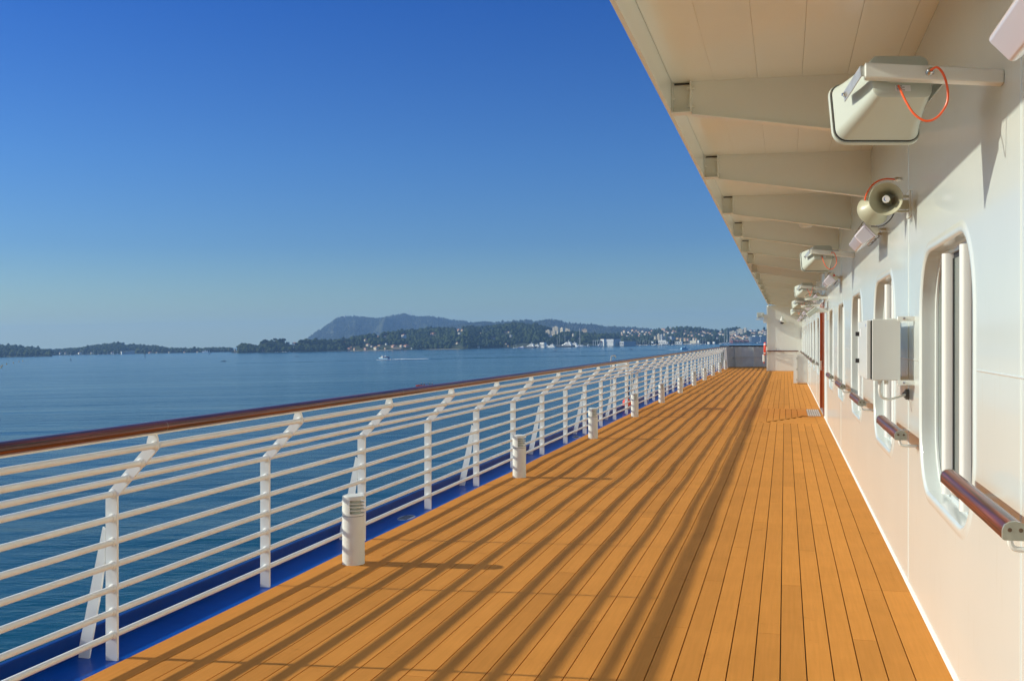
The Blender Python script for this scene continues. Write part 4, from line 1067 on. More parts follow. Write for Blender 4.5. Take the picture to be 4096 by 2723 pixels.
def forest(name, places, matn):
    """places: (x,y,z,rx,rz)"""
    V, Fc = [], []; off_ = 0
    rs = np.random.RandomState(len(places))
    for k, (x, y, z, rx, rz_) in enumerate(places):
        tv, tf = TMPL[k % 6]; a = rs.uniform(0, 6.28); c_, s_ = math.cos(a), math.sin(a)
        R_ = np.array([[c_, s_, 0], [-s_, c_, 0], [0, 0, 1]], dtype=np.float32)
        v = (tv @ R_)*np.array([rx, rx, rz_], dtype=np.float32)*rs.uniform(0.9, 1.1, (len(tv), 1)).astype(np.float32) + np.array([x, y, z], dtype=np.float32)
        V.append(v); Fc.append(tf + off_); off_ += len(tv)
    V = np.concatenate(V); Fc = np.concatenate(Fc)
    me = bpy.data.meshes.new(name); me.vertices.add(len(V)); me.vertices.foreach_set('co', V.ravel())
    me.loops.add(Fc.size); me.loops.foreach_set('vertex_index', Fc.ravel()); me.polygons.add(len(Fc))
    me.polygons.foreach_set('loop_start', np.arange(0, Fc.size, 3, dtype=np.int32)); me.update(calc_edges=True)
    me.materials.append(MAT[matn]); o = bpy.data.objects.new(name, me); C.objects.link(o)
    tag(o, kind='stuff'); sea(o); return o
keep_out = []      # (px0, px1, py0, py1) clearings kept in front of buildings
def clear_of(px, py, m=1.5):
    for a, b_, c_, d in keep_out:
        if a-m*0.8 < px < b_+m*0.8 and c_-m*0.3 < py < d+m*1.0: return False
    return True
def proj_s(x, y, z):
    u = x/y; v = (z-HW)/y
    return CX + F*(u*cR - v*sR), 1362.0 - F*(u*sR + v*cR)
def wood(layer, n, rr_, dens=None, t0=0.0, clear=True):
    out_ = []
    for _ in range(n):
        px = rnd.uniform(layer.x0+4, layer.x1-4); t = t0 + (1-t0)*rnd.random()**0.8
        if dens and rnd.random() > dens(px, t): continue
        x, y, z = layer.pt(px, t, 1)
        r_ = rnd.uniform(*rr_); h = r_*rnd.uniform(0.8, 1.3)
        if t > 0.93: h *= rnd.uniform(0.7, 1.25)
        zc = max(z, 0.5) + h*0.75
        qx, qy = proj_s(x, y, zc)
        if clear and not clear_of(qx, qy, r_/y*F*1.1): continue
        out_.append((x, y, zc, r_, h))
    return out_


# ------------------------------------------------------------------ buildings on the far shore
win_me = None
def window_obj(parent, x, y, z, w, h, rz):
    global win_me
    if win_me is None:
        b_ = MB(); b_.box(-0.5, 0.5, -0.06, 0.06, -0.5, 0.5); o = b_.build('window', 'far_window'); win_me = o.data; bpy.data.objects.remove(o)
    o = bpy.data.objects.new('window', win_me); C.objects.link(o); o.parent = parent
    o.location = (x, y, z); o.scale = (w, 1, h); o.rotation_euler = (0, 0, rz); return o
def house(px, yb, wpx, hpx, where, wall='render_cream', roof='hip', label='', group=None, cat='house', theta=None, storeys=2, roofm='roof_tile', name='house', D=None):
    if D is None:
        t, q = where.on(px, yb); D = q[1]
    x, y, z = SP(px, yb, D)
    Wm, Hm = wpx/F*D, hpx/F*D
    th = theta if theta is not None else rnd.uniform(0.7, 1.05)
    a = Wm/(math.cos(th)+0.75*math.sin(th)); b_ = 0.75*a
    root = bpy.data.objects.new(name, None); C.objects.link(root); root.empty_display_size = 1
    tag(root, label, cat, group); sea(root, (x, y + b_*0.3, z), -th)
    rh = 0 if roof == 'flat' else min(0.30*Hm, 0.22*b_)
    hw = Hm - rh
    w_ = MB().box(-a/2, a/2, -b_/2, b_/2, -max(3, Hm*0.5), hw).build('wall', wall, root)
    if roof == 'hip':
        e = 0.35; r = MB(); k = max(0.2, (a-b_)/2)
        v = [(-a/2-e,-b_/2-e,hw),(a/2+e,-b_/2-e,hw),(a/2+e,b_/2+e,hw),(-a/2-e,b_/2+e,hw),(-k,0,hw+rh),(k,0,hw+rh)]
        v += [(p[0],p[1],p[2]-0.25) for p in v[:4]]
        r.add(v, [(0,1,5,4),(1,2,5),(2,3,4,5),(3,0,4),(6,7,1,0),(7,8,2,1),(8,9,3,2),(9,6,0,3),(6,9,8,7)]); r.build('roof', roofm, root)
    elif roof == 'gable':
        e = 0.35; r = MB()
        v = [(-a/2-e,-b_/2-e,hw),(a/2+e,-b_/2-e,hw),(a/2+e,b_/2+e,hw),(-a/2-e,b_/2+e,hw),(-a/2-e,0,hw+rh),(a/2+e,0,hw+rh)]
        r.add(v, [(0,1,5,4),(2,3,4,5),(1,2,5),(3,0,4),(0,3,2,1)]); r.build('roof', roofm, root)
    else:
        MB().box(-a/2-.2, a/2+.2, -b_/2-.2, b_/2+.2, hw, hw+0.5).build('roof', 'render_grey_and_shaded' if cat != 'apartment block' else wall, root)
    n = max(1, min(4, int(a/4.5)))
    for s_ in range(min(storeys, 2)):
        for i in range(n):
            window_obj(root, -a/2+a*(i+0.5)/n, -b_/2-0.03, hw*(0.28+0.5*s_) if storeys > 1 else hw*0.5, 1.1, min(1.5, hw*0.25), 0)
    window_obj(root, -a/2-0.03, 0, hw*0.55, 1.1, min(1.5, hw*0.25), PI/2)
    keep_out.append((px-wpx/2, px+wpx/2, yb-hpx, yb-0.5))
    return root
def block(px, yb, wpx, hpx, D, label, bays=4, wall='render_cream', theta=0.75, depth=0.5, group='pale apartment blocks on the hills', storeys=8):
    x, y, z = SP(px, yb, D); Wm, Hm = wpx/F*D, hpx/F*D
    theta = theta if theta > 0.9 else theta+0.3
    a = Wm/(math.cos(theta)+depth*math.sin(theta)); b_ = depth*a
    root = bpy.data.objects.new('apartment_block', None); C.objects.link(root)
    tag(root, label, 'apartment block', group); sea(root, (x, y, z), -theta)
    MB().box(-a/2, a/2, -b_/2, b_/2, -25, Hm).build('wall', wall, root)
    MB().box(-a*0.16, a*0.16, -b_*0.3, b_*0.3, Hm, Hm+2.4).build('roof_housing', wall, root)
    for i in range(bays):
        xx = -a/2 + a*(i+0.5)/bays
        bb = MB()
        for s_ in range(storeys): bb.box(xx-a/bays*0.22, xx+a/bays*0.22, -b_/2-0.25, -b_/2-0.002, Hm*(s_+0.25)/storeys, Hm*(s_+0.8)/storeys)
        bb.build('window_column', 'far_window', root)['kind'] = 'stuff'
    for j in (-0.2, 0.2):
        bb = MB()
        for s_ in range(storeys): bb.box(-a/2-0.2, -a/2-0.002, j*b_-1.0, j*b_+1.0, Hm*(s_+0.35)/storeys, Hm*(s_+0.75)/storeys)
        bb.build('window_column', 'far_window', root)['kind'] = 'stuff'
    keep_out.append((px-wpx/2, px+wpx/2, yb-hpx, yb-1))
    return root
# apartment blocks
block(2225, 1324, 30, 16, 4250, 'tallest cream apartment block on the ridge behind the shipyard', 4, theta=0.35)
block(2250, 1324, 20, 12, 4330, 'cream block with a shaded face right of the tallest one on the ridge', 3, theta=1.1, wall='render_cream')
block(2194, 1333, 24, 12, 4150, 'cream apartment block stepping down left of the tallest ridge block', 4, storeys=5, theta=0.4)
block(2216, 1337, 20, 13, 4120, 'cream apartment block lowest in the ridge group', 4, storeys=5, theta=0.4)
block(2268, 1323, 34, 7, 4400, 'long low cream block at the right end of the ridge group', 6, storeys=3, theta=0.3, depth=0.3)
block(2293, 1348, 9, 12, 3900, 'small cream block among trees above the ketch masts', 2, storeys=3)
block(2635.5, 1359, 13, 22, 3700, 'left of two tall narrow striped towers behind the marina', 4, theta=0.5, storeys=11, depth=0.6)
block(2647.5, 1359, 12, 20, 3760, 'grey shaded slab between the two striped towers', 3, theta=1.35, wall='render_grey_and_shaded', storeys=11, depth=0.3)  # stands in for the towers' shaded side, shade painted as grey
block(2658, 1359, 10, 23, 3700, 'right of two tall narrow striped towers behind the marina', 3, theta=0.5, storeys=12, depth=0.6)
block(2621, 1357, 10, 10, 3720, 'short cream block left of the striped towers', 3, storeys=5)
block(2686, 1361, 24, 13, 3750, 'long grey shaded block right of the striped towers', 6, theta=1.3, wall='render_grey_and_shaded', storeys=5, depth=0.4)  # the block's shade is painted into its grey wall
block(2933, 1335, 29, 10, 4700, 'wide low pinkish apartment block on the right hill', 6, theta=0.25, storeys=4, depth=0.3)
block(2961, 1334, 27, 17, 4750, 'tallest pinkish apartment block on the right hill', 5, theta=0.3, storeys=8, depth=0.4)
block(2981, 1326, 14, 13, 4820, 'pinkish apartment block at the right end of the right hill group', 3, theta=0.4, storeys=7)
block(2338, 1322, 22, 5, 5000, 'long faint block below the mountain ridge behind the tall mast', 6, theta=0.2, storeys=2, depth=0.2, wall='render_ochre')
# houses of the wooded coast
CO = 'villas among the trees of the wooded coast'
for px, yb, w, h, wl, rf, lb in [
    (1398, 1400, 17, 8, 'render_pink', 'hip', 'pink waterfront house at the left end of the coastal village'),
    (1418, 1400, 10, 7, 'render_ochre', 'hip', 'ochre waterfront house beside the pink one at the village left end'),
    (1405, 1391, 8, 5, 'render_ochre', 'hip', 'small ochre house above the pink waterfront house'),
    (1462, 1399, 12, 7, 'render_pink', 'hip', 'pinkish waterfront house left of the cream gabled one'),
    (1504, 1398, 18, 9, 'render_cream', 'gable', 'cream gabled waterfront house in the middle of the coastal village'),
    (1541, 1397, 8, 6, 'render_ochre', 'hip', 'small ochre house just left of the arcaded building'),
    (1472, 1388, 16, 11, 'render_cream', 'hip', 'two storey cream villa behind the coastal village'),
    (1487, 1388, 10, 5, 'render_white', 'hip', 'low white house right of the two storey cream villa'),
    (1518, 1385, 16, 5, 'render_ochre', 'hip', 'low ochre house with wide roof behind the gabled house'),
    (1545, 1380, 9, 5, 'render_white', 'flat', 'small white flat roofed house above the village'),
    (1575, 1390, 20, 9, 'render_pink', 'hip', 'reddish two storey house behind the arcaded building'),
    (1606, 1391, 14, 10, 'render_cream', 'gable', 'cream gabled house at the right behind the arcaded building'),
    (1625, 1388, 22, 8, 'render_pink', 'hip', 'house with long dark red roof right of the arcaded building'),
    (1462, 1370, 13, 11, 'render_cream', 'hip', 'tall narrow cream villa in the trees above the village'),
    (1540, 1351, 9, 7, 'render_white', 'hip', 'small white villa with pink roof on the wooded crest'),
    (1513, 1349, 8, 5, 'render_pink', 'hip', 'tiny pink villa almost hidden on the wooded crest'),
    (1615, 1352, 18, 12, 'render_white', 'hip', 'large pale villa on the wooded crest with one shaded face'),
    (1733, 1340, 20, 8, 'render_pink', 'hip', 'pink roofed villa high on the wooded hill'),
    (1836, 1324, 14, 7, 'render_pink', 'hip', 'pink house at the top of the wooded hill'),
    (1850, 1324, 12, 6, 'render_ochre', 'hip', 'ochre house beside the pink one at the hill top'),
    (1838, 1338, 12, 5, 'render_white', 'flat', 'white modern house below the hill top'),
    (1829, 1376, 10, 6, 'render_cream', 'hip', 'cream house low in the trees right of the dark bluff'),
    (1646, 1395, 5, 3, 'render_white', 'flat', 'tiny white boathouse on the dark shore'),
    (1694, 1398, 6, 3, 'render_cream', 'flat', 'tiny cream boathouse farther right on the dark shore'),
    (2023, 1333, 13, 6, 'render_pink', 'hip', 'left part of the red roofed pair on the hill above the shipyard'),
    (2036, 1334, 9, 7, 'render_cream', 'hip', 'right part of the red roofed pair on the hill above the shipyard'),
    (2044, 1354, 10, 11, 'render_grey_and_shaded', 'flat', 'tall blue grey house in the trees above the shipyard'),
    (1972, 1356, 16, 6, 'render_cream', 'hip', 'low cream house half hidden left of the blue grey house'),
    (2060, 1312, 8, 4, 'render_white', 'hip', 'tiny white house near the hill crest above the red roofed pair'),
    (1923, 1334, 5, 3, 'render_cream', 'hip', 'tiny cream house high on the left of the shipyard hill'),
    (2202, 1348, 12, 5, 'render_white', 'flat', 'white house just under the ridge apartment blocks'),
    (2277, 1358, 10, 4, 'render_cream', 'flat', 'low cream house left of the white block above the masts'),
    (2316, 1362, 12, 8, 'render_pink', 'hip', 'pinkish house with red roof behind the tallest mast'),
    (2033, 1387, 6, 5, 'render_ochre', 'hip', 'small ochre hut at the left end of the shipyard quay'),
    (2024, 1380, 7, 6, 'render_cream', 'hip', 'cream house in the trees left of the shipyard'),
    (1914, 1391, 9, 4, 'render_cream', 'flat', 'low cream hut on the dark shore left of the shipyard'),
    (1049, 1406, 6, 4, 'render_pink', 'flat', 'small pink shed at the foot of the headland'),
    (1061, 1401, 10, 4, 'render_grey_and_shaded', 'hip', 'faint grey house in the headland trees'),
    (1377, 1372, 12, 5, 'render_pink', 'hip', 'pink house behind the trees before the village'),
    (1325, 1392, 30, 7, 'render_ochre', 'hip', 'low reed coloured barn before the village')]:
    if 'reed' in lb: continue
    house(px, yb, w*1.15, h*1.25, LC, wl, rf, lb, CO)
# villa and tower of the headland
house(1178, 1378, 20, 9, LC, 'render_white', 'hip', 'white villa with pink hip roof on the headland skyline', None, theta=0.5, D=LC.shD(1178)+60)
house(1150, 1378, 18, 9, LC, 'render_grey_and_shaded', 'flat', 'grey shaded villa wing behind the headland trees', None, theta=1.2, D=LC.shD(1150)+80)
x, y, z = SP(941, 1409, LC.shD(941)+6)
r_ = bpy.data.objects.new('watch_tower', None); C.objects.link(r_); tag(r_, 'small round stone watch tower with sea wall at the headland tip', 'tower'); sea(r_, (x, y, 1))
MB().lathe([(3.2, -2), (2.9, 11), (3.4, 11.5), (3.4, 13)], 12).build('tower', 'render_ochre', r_)
MB().box(-12, 8, -6, 6, -2, 4).build('sea_wall', 'shore_rock', r_)
keep_out.append((934, 950, 1390, 1413))
# arcaded building
x, y, z = SP(1591, 1401, LC.shD(1591)+9)
r_ = bpy.data.objects.new('arcade_building', None); C.objects.link(r_); tag(r_, 'long beige waterfront building with a row of dark arches', 'building'); sea(r_, (x, y+5, 1.2), -0.25)
MB().box(-16, 16, -5, 5, -2, 8.2).build('wall', 'render_ochre', r_)
MB().box(-16.5, 16.5, -5.5, 5.5, 8.2, 9.0).build('roof', 'render_ochre', r_)
for i in range(8):
    q = MB(); pts = [(-1.2, 0), (1.2, 0), (1.2, 2.4), (0.85, 3.2), (0, 3.6), (-0.85, 3.2), (-1.2, 2.4)]
    q.loft([[(xx-14+i*4, -5.25, zz) for xx, zz in pts], [(xx-14+i*4, -5.002, zz) for xx, zz in pts]]); q.build('arch', 'far_window', r_)
keep_out.append((1569, 1613, 1388, 1402))
# scattered houses of the right hill
kinds_ = [('render_cream', 'cream'), ('render_ochre', 'ochre'), ('render_pink', 'pink'), ('render_white', 'white')]
scat = [(2532,1323),(2546,1325),(2572,1328),(2498,1328),(2515,1331),(2521,1337),(2542,1331),(2555,1331),(2560,1337),(2587,1331),(2598,1333),(2608,1325),(2603,1341),(2582,1340),(2557,1346),(2530,1343),(2510,1346),(2488,1333),(2490,1342),(2652,1319),(2658,1321),(2660,1327),(2668,1331),(2674,1334),(2692,1333),(2695,1328),(2683,1315),(2705,1330),(2742,1328),(2740,1337),(2768,1332),(2785,1335),(2798,1340),(2805,1334),(2811,1328),(2818,1332),(2824,1335),(2833,1334),(2812,1345),(2885,1329),(2883,1340),(2878,1337),(2894,1341),(2930,1343),(2940,1339),(2952,1347),(2944,1342),(2928,1350),(2935,1353),(2945,1352),(2957,1350),(2966,1352),(2925,1357),(2940,1357),(2974,1355),(2985,1345),(2978,1350),(2990,1353),(3005,1326),(3019,1326),(3012,1334),(3022,1337),(3043,1330),(3038,1336),(3054,1324),(3052,1335),(3061,1331),(3062,1340),(2770,1345),(2755,1343),(2842,1338),(2850,1343)]
for i, (px, yb) in enumerate(sorted(scat)):
    wl, cn = kinds_[(i*7+px) % 4]; w = 8 + (i*5 % 6) + (3 if px > 2900 else 0)
    side = 'left of the striped towers' if px < 2630 else ('between the striped towers and the tall masts' if px < 2890 else 'on the right hill below the pinkish blocks')
    idx = len([q for q in sorted(scat)[:i] if (q[0] < 2630) == (px < 2630) and (q[0] < 2890) == (px < 2890)])
    house(px, yb, w, 5 + (i % 3), LE, wl, 'hip', 'small ' + cn + ' house ' + side + ', ' + ordn(idx) + ' from left', 'small houses scattered over the right hill')
# village row at the marina
vr = [(2712,1360,14,'render_ochre'),(2724,1362,12,'render_cream'),(2741,1361,12,'render_ochre'),(2752,1363,12,'render_pink'),(2776,1361,10,'render_cream'),(2785,1362,12,'render_ochre'),(2870,1359,8,'render_grey_and_shaded'),(3020,1352,18,'render_white'),(3045,1352,14,'render_white')]
for i, (px, yb, w, wl) in enumerate(vr):
    house(px, yb, w, 10, LE, wl, 'hip' if px < 3000 else 'flat', 'plain house in the row behind the marina masts, ' + ordn(i) + ' from left', 'row of houses behind the marina', D=3900+i*10)

# ---- sheds and halls at the water
def shed(px0, px1, yb, yt, D, m, label, name='shed', depth=0.5, theta=0.5, roof=None, cat='building', parts=0):
    theta = theta if theta > 0.9 else theta+0.35; px = (px0+px1)/2; x, y, z = SP(px, yb, D); Wm, Hm = (px1-px0)/F*D, (yb-yt)/F*D
    a = Wm/(math.cos(theta)+depth*math.sin(theta)); b_ = depth*a
    root = bpy.data.objects.new(name, None); C.objects.link(root); tag(root, label, cat); sea(root, (x, y+b_*0.4, z), -theta)
    MB().box(-a/2, a/2, -b_/2, b_/2, -2.5, Hm-0.4).build('wall', m, root)
    MB().box(-a/2-.15, a/2+.15, -b_/2-.15, b_/2+.15, Hm-0.4, Hm).build('roof', roof or m, root)
    for i in range(parts): MB().box(-a/2+a*(i+.25)/parts, -a/2+a*(i+.75)/parts, -b_/2-0.2, -b_/2-0.002, 0.3, Hm*0.7).build('door', 'far_window', root)
    keep_out.append((px0, px1, yt, yb)); return root
h1 = shed(2403, 2427, 1381, 1356, 3300, 'render_white', 'tall white boat hall with a red emblem', 'boat_hall', 0.9, 0.45, 'roof_tile')
q = MB(); n_ = 12
q.loft([[(-6+2.6*math.cos(2*PI*i/n_)*(1.0 if i % 3 else 0.55), -7.95, 12.5+3.2*math.sin(2*PI*i/n_)*(1.0 if i % 3 else 0.6)) for i in range(n_)], [(-6+2.6*math.cos(2*PI*i/n_)*(1.0 if i % 3 else 0.55), -7.7, 12.5+3.2*math.sin(2*PI*i/n_)*(1.0 if i % 3 else 0.6)) for i in range(n_)]])
E_ = q.build('emblem', 'render_red', h1); E_.location = (3.5, 0, -1.0)
shed(2424, 2459, 1381, 1366, 3290, 'render_white', 'low white hall in front of the tall boat hall', 'boat_hall', 0.35, 0.25, 'roof_tile')
shed(2428, 2483, 1379, 1356.5, 3360, 'render_grey_and_shaded', 'tall grey shaded hall behind the low white hall', 'boat_hall', 0.5, 1.2)  # grey wall colour holds the shade on this part of the halls
shed(2458, 2541, 1380, 1365.5, 3340, 'render_grey_and_shaded', 'long grey shaded hall with dark openings beside the white halls', 'boat_hall', 0.5, 1.25, parts=6)  # shaded wing of the halls; its shade is put into the grey
root = bpy.data.objects.new('boat_canopy', None); C.objects.link(root); tag(root, 'open white boat canopy on pillars left of the tall hall', 'canopy')
x, y, z = SP(2388, 1382, 3310); sea(root, (x, y, z), -0.3)
MB().box(-12, 12, -8, 8, 15.2, 16.4).build('roof', 'render_white', root)
for i in range(4): MB().box(-11.5+i*7.4, -10.3+i*7.4, -7.5, -6.3, -1, 15.2).build('pillar', 'render_white', root)
shed(2160, 2187, 1387, 1370, 3340, 'render_white', 'white shipyard shed with dark doors between the yachts', 'shipyard_shed', 0.5, 0.6, parts=3)
shed(2634, 2669, 1367, 1361, 3600, 'render_white', 'long white building in front of the striped towers', 'shed', 0.3, 0.3)
shed(2601, 2616, 1371, 1365.5, 3560, 'render_white', 'short white shed left of the towers on the quay', 'shed', 0.5, 0.4)
shed(2636, 2676, 1373, 1367, 3520, 'render_white', 'white marina building with dark windows below the towers', 'shed', 0.3, 0.3, parts=4)
shed(2704, 2732, 1374, 1366, 3500, 'render_white', 'white flat building at the marina left of the boat sheds', 'shed', 0.35, 0.3, parts=3)
shed(2762, 2790, 1370, 1362.5, 3520, 'render_cream', 'cream boat shed with a pale roof at the marina', 'shed', 0.4, 0.4)
shed(2790, 2800, 1369, 1361, 3500, 'render_white', 'small white round ended building at the marina', 'shed', 0.8, 0.5)
shed(2830, 2841, 1373, 1368, 3480, 'render_white', 'tiny white hut on the dark quay', 'shed', 0.6, 0.5)
shed(2851, 2862, 1372, 1367, 3480, 'render_white', 'second tiny white hut farther along the dark quay', 'shed', 0.6, 0.5)
for i in range(4):
    shed(2919+i*20, 2937+i*20, 1368, 1360, 3560, 'render_red', 'red brick waterfront building under the tall masts, ' + ordn(i) + ' from left', 'waterfront_building', 0.5, 0.3, 'render_white', parts=3)
g_ = bpy.data.objects.new('grandstand', None); C.objects.link(g_); tag(g_, 'long grey waterfront building with white horizontal floors at the right', 'building')
x, y, z = SP(3045, 1368, 3600); sea(g_, (x, y, z), -0.1)
MB().box(-40, 60, 0, 20, -2, 19).build('wall', 'render_grey_and_shaded', g_)
for i in range(5): MB().box(-42, 62, -2, 0-0.01, 1+i*4.4, 1.7+i*4.4).build('floor_band', 'render_white', g_)
keep_out.append((3000, 3100, 1344, 1370))
# white buildings on the far left shore
shed(482, 492, 1415.5, 1406, 4200, 'render_white', 'small white block on the faint left shore', 'shed', 0.8, 0.4)
root = bpy.data.objects.new('ramp_building', None); C.objects.link(root); tag(root, 'white building with a long sloping ramp roof on the left shore', 'building')
x, y, z = SP(514, 1415, 4210); sea(root, (x, y, z), -0.1)
q = MB(); q.loft([[(-24, -5, -2), (24, -5, -2), (24, -5, 11), (-24, -5, 4)], [(-24, 5, -2), (24, 5, -2), (24, 5, 11), (-24, 5, 4)]]); q.build('wall', 'render_grey_and_shaded', root)
q = MB(); q.loft([[(-24.5, -5.5, 4), (24.5, -5.5, 11), (24.5, -5.5, 12), (-24.5, -5.5, 5)], [(-24.5, 5.5, 4), (24.5, 5.5, 11), (24.5, 5.5, 12), (-24.5, 5.5, 5)]]); q.build('roof', 'render_white', root)
keep_out.append((480, 542, 1398, 1416))
for i, (px, w, m_) in enumerate([(240,9,'render_white'),(262,10,'render_grey_and_shaded'),(318,16,'render_white'),(365,8,'render_cream'),(448,12,'render_grey_and_shaded'),(600,16,'render_pink'),(627,9,'render_cream'),(676,7,'render_cream'),(738,10,'render_ochre'),(790,9,'render_cream')]):
    house(px, 1414-(px-240)*0.006, w, 5, LA, m_, 'hip', 'small pale waterfront building on the faint left shore, ' + ordn(i) + ' from left', 'small waterfront buildings on the left shore', D=4230 + (i % 3)*15)
root = bpy.data.objects.new('tent_roof', None); C.objects.link(root); tag(root, 'white peaked tent roofs on the low shore by the small sailing boat', 'tent')
x, y, z = SP(821, 1411, 4250); sea(root, (x, y, z))
for i in range(3):
    k = [8, 12, 10][i]; q = MB(); q.add([(-9+i*8-5, -4, 1), (-9+i*8+5, -4, 1), (-9+i*8+5, 4, 1), (-9+i*8-5, 4, 1), (-9+i*8+1, 0, k)], [(0,1,4),(1,2,4),(2,3,4),(3,0,4),(3,2,1,0)]); q.build('tent_peak', 'sail', root)

# radio mast and little station on the mountain
root = bpy.data.objects.new('radio_mast', None); C.objects.link(root); tag(root, 'thin radio mast on the mountain top', 'mast')
D_ = 9290; x, y, z = SP(1640, 1262, D_); sea(root, (x, y, z-6))
MB().lathe([(2.8, -4), (2.2, 30), (1.4, 66)], 6).build('mast', 'mast', root)
for zz in (14, 30, 46): MB().lathe([(1.8, zz), (1.8, zz+1.2)], 6).build('collar', 'mast', root)
house(1617, 1260, 14, 6, LD, 'render_grey_and_shaded', 'flat', 'low building on the highest mountain top', None, D=9300)
house(1380, 1269, 8, 5, LD, 'render_grey_and_shaded', 'flat', 'tiny building on the left mountain shoulder', None, D=9250)

# ---- headland pines that stand out on the skyline
def pine(px, ytop, ybase, wpx, label, umbrella=True, group='tall pines on the headland skyline'):
    D = LC.shD(px) + rnd.uniform(20, 60); x, y, z = SP(px, ybase, D); h = (ybase-ytop)/F*D; r = wpx/F*D/2
    root = bpy.data.objects.new('pine_tree', None); C.objects.link(root); tag(root, label, 'tree', group); sea(root, (x, y, z))
    rg = random.Random(px)
    lean = rg.uniform(-1.2, 1.2)
    top = h*0.72
    tr = MB(); tr.tube([(0, 0, -4), (lean*0.4, 0, top*0.5), (lean, 0, top)], [0.55, 0.42, 0.28], 6)
    for k in range(4):
        a = rg.uniform(0, 6.28); tr.tube([(lean*0.7, 0, top*0.75), (lean+math.cos(a)*r*0.6, math.sin(a)*r*0.6, h*0.88)], [0.25, 0.1], 5)
    tr.build('trunk', 'trunk', root)
    cr_ = MB(); nC = 26
    for k in range(nC):
        a = rg.uniform(0, 6.28); q_ = r*math.sqrt(rg.random())*0.85
        if umbrella: cx_, cy_, cz_ = lean+q_*math.cos(a), q_*math.sin(a), h*(0.97-0.16*(q_/r)**2) - rg.uniform(0.3, 0.14*h)
        else: cx_, cy_, cz_ = lean+q_*math.cos(a)*(1.0), q_*math.sin(a), h*rg.uniform(0.45, 0.95); 
        rr_ = r*rg.uniform(0.16, 0.34)
        tv, tf = TMPL[k % 6]
        cr_.add([(cx_+v[0]*rr_*1.15, cy_+v[1]*rr_*1.15, cz_+v[2]*rr_*0.8) for v in tv.tolist()], [tuple(f) for f in tf.tolist()])
    cr_.build('crown', 'pine_foliage', root)
pn = [(960,1384,1411,26,0),(978,1380,1411,28,0),(993,1382,1411,24,0),(1010,1384,1410,18,0),(1026,1381,1410,15,0),(1040,1382,1409,14,0),(1050,1363,1400,20,1),(1062,1359,1392,28,1),(1077,1364,1396,22,0),(1090,1367,1400,20,0),(1101,1352.5,1385,20,1),(1117,1356,1380,14,1),(1131,1353.5,1385,24,1),(1120,1372,1398,22,0),(1144,1369,1400,22,0),(1160,1378,1402,24,0),(1190,1372,1400,22,0),(1206,1358,1398,22,1),(1222,1358,1400,20,1),(1238,1359,1402,18,1),(1252,1368,1402,16,0),(1268,1364,1402,20,0),(1283,1362,1404,22,0),(1298,1364,1404,22,0),(1312,1370,1404,16,0),(1330,1367,1398,20,0),(1355,1361,1396,24,1),(1374,1363,1395,20,0),(1394,1357,1392,22,1),(1415,1352,1386,20,0),(1552,1331,1352,12,1),(1572,1330,1350,12,1)]
for i, (px, yt, yb, w, um) in enumerate(pn):
    lb = ('umbrella shaped' if um else 'rounded dark') + ' pine on the wooded headland, ' + ordn(i) + ' from its left tip'
    if px > 1500: lb = 'small umbrella pine on the crest above the villas, ' + ('left' if px < 1560 else 'right') + ' of two'
    pine(px, yt, yb, w, lb, um)
tag(house(1172, 1372, 4, 8, LC, 'trunk', 'flat', '', None, D=LC.shD(1172)+50), 'slim dark cypress like turret beside the headland villa', 'turret') if False else None

# ---- the woods themselves
def densC(px, t):
    d = 1.0
    if 1380 < px < 1640 and t < 0.22: d = 0.15
    if px > 2060 and t < 0.10: d = 0.05
    return d
forest('forest', wood(LC, 9500, (5.0, 9.0), densC), 'foliage')
forest('forest', wood(LA, 4200, (5.5, 9.5), lambda px, t: 0.35 if px > 700 and t < .3 else 1.0), 'foliage')
forest('forest', wood(LE, 7500, (4.0, 7.0), lambda px, t: 0.6 if px > 2480 else 1.0), 'foliage')
forest('scrub', wood(LD, 9000, (4.0, 8.0), clear=False), 'mountain_scrub')
forest('scrub', wood(LD2, 6000, (4.0, 7.5), clear=False), 'mountain_scrub')
# low tree line behind the marina
mt_ = []
for _ in range(420):
    px = rnd.uniform(2486, 2900); D = rnd.uniform(3560, 3660); 
    if not clear_of(px, 1362, 2): continue
    x, y, z = SP(px, 1371, D); r_ = rnd.uniform(5, 8); mt_.append((x, y, rnd.uniform(5, 11), r_, r_*1.1))
forest('tree_line', mt_, 'pine_foliage')

# ------------------------------------------------------------------ boats
def hull_mesh(mb, L_, B_, fb, sheer=0.25, n=9, draft=0.4, tran=0.75):
    """bow towards +x"""
    rings = []
    for i in range(n+1):
        t = i/n; x = -L_/2 + L_*t
        w = B_/2*(tran + (1-tran)*min(1, t*3)) if t < 0.45 else B_/2*max(0.02, 1-((t-0.45)/0.55)**2.2)
        zt = fb*(1 + sheer*max(0, (t-0.4)/0.6)**1.5)
        xx = x + (0.06*L_*t**3)
        rings.append([(x, -w*0.7, -draft), (xx, -w, zt*0.45), (xx, -w, zt), (xx, w, zt), (xx, w, zt*0.45), (x, w*0.7, -draft)])
    mb.loft(rings)
def boat_root(name, label, cat, px, py, rz, D=None, group=None):
    D = D or water_D(px, py); u = (px-CX)/F*cR
    r = bpy.data.objects.new(name, None); C.objects.link(r); tag(r, label, cat, group); sea(r, (u*D, D, 0), rz); return r
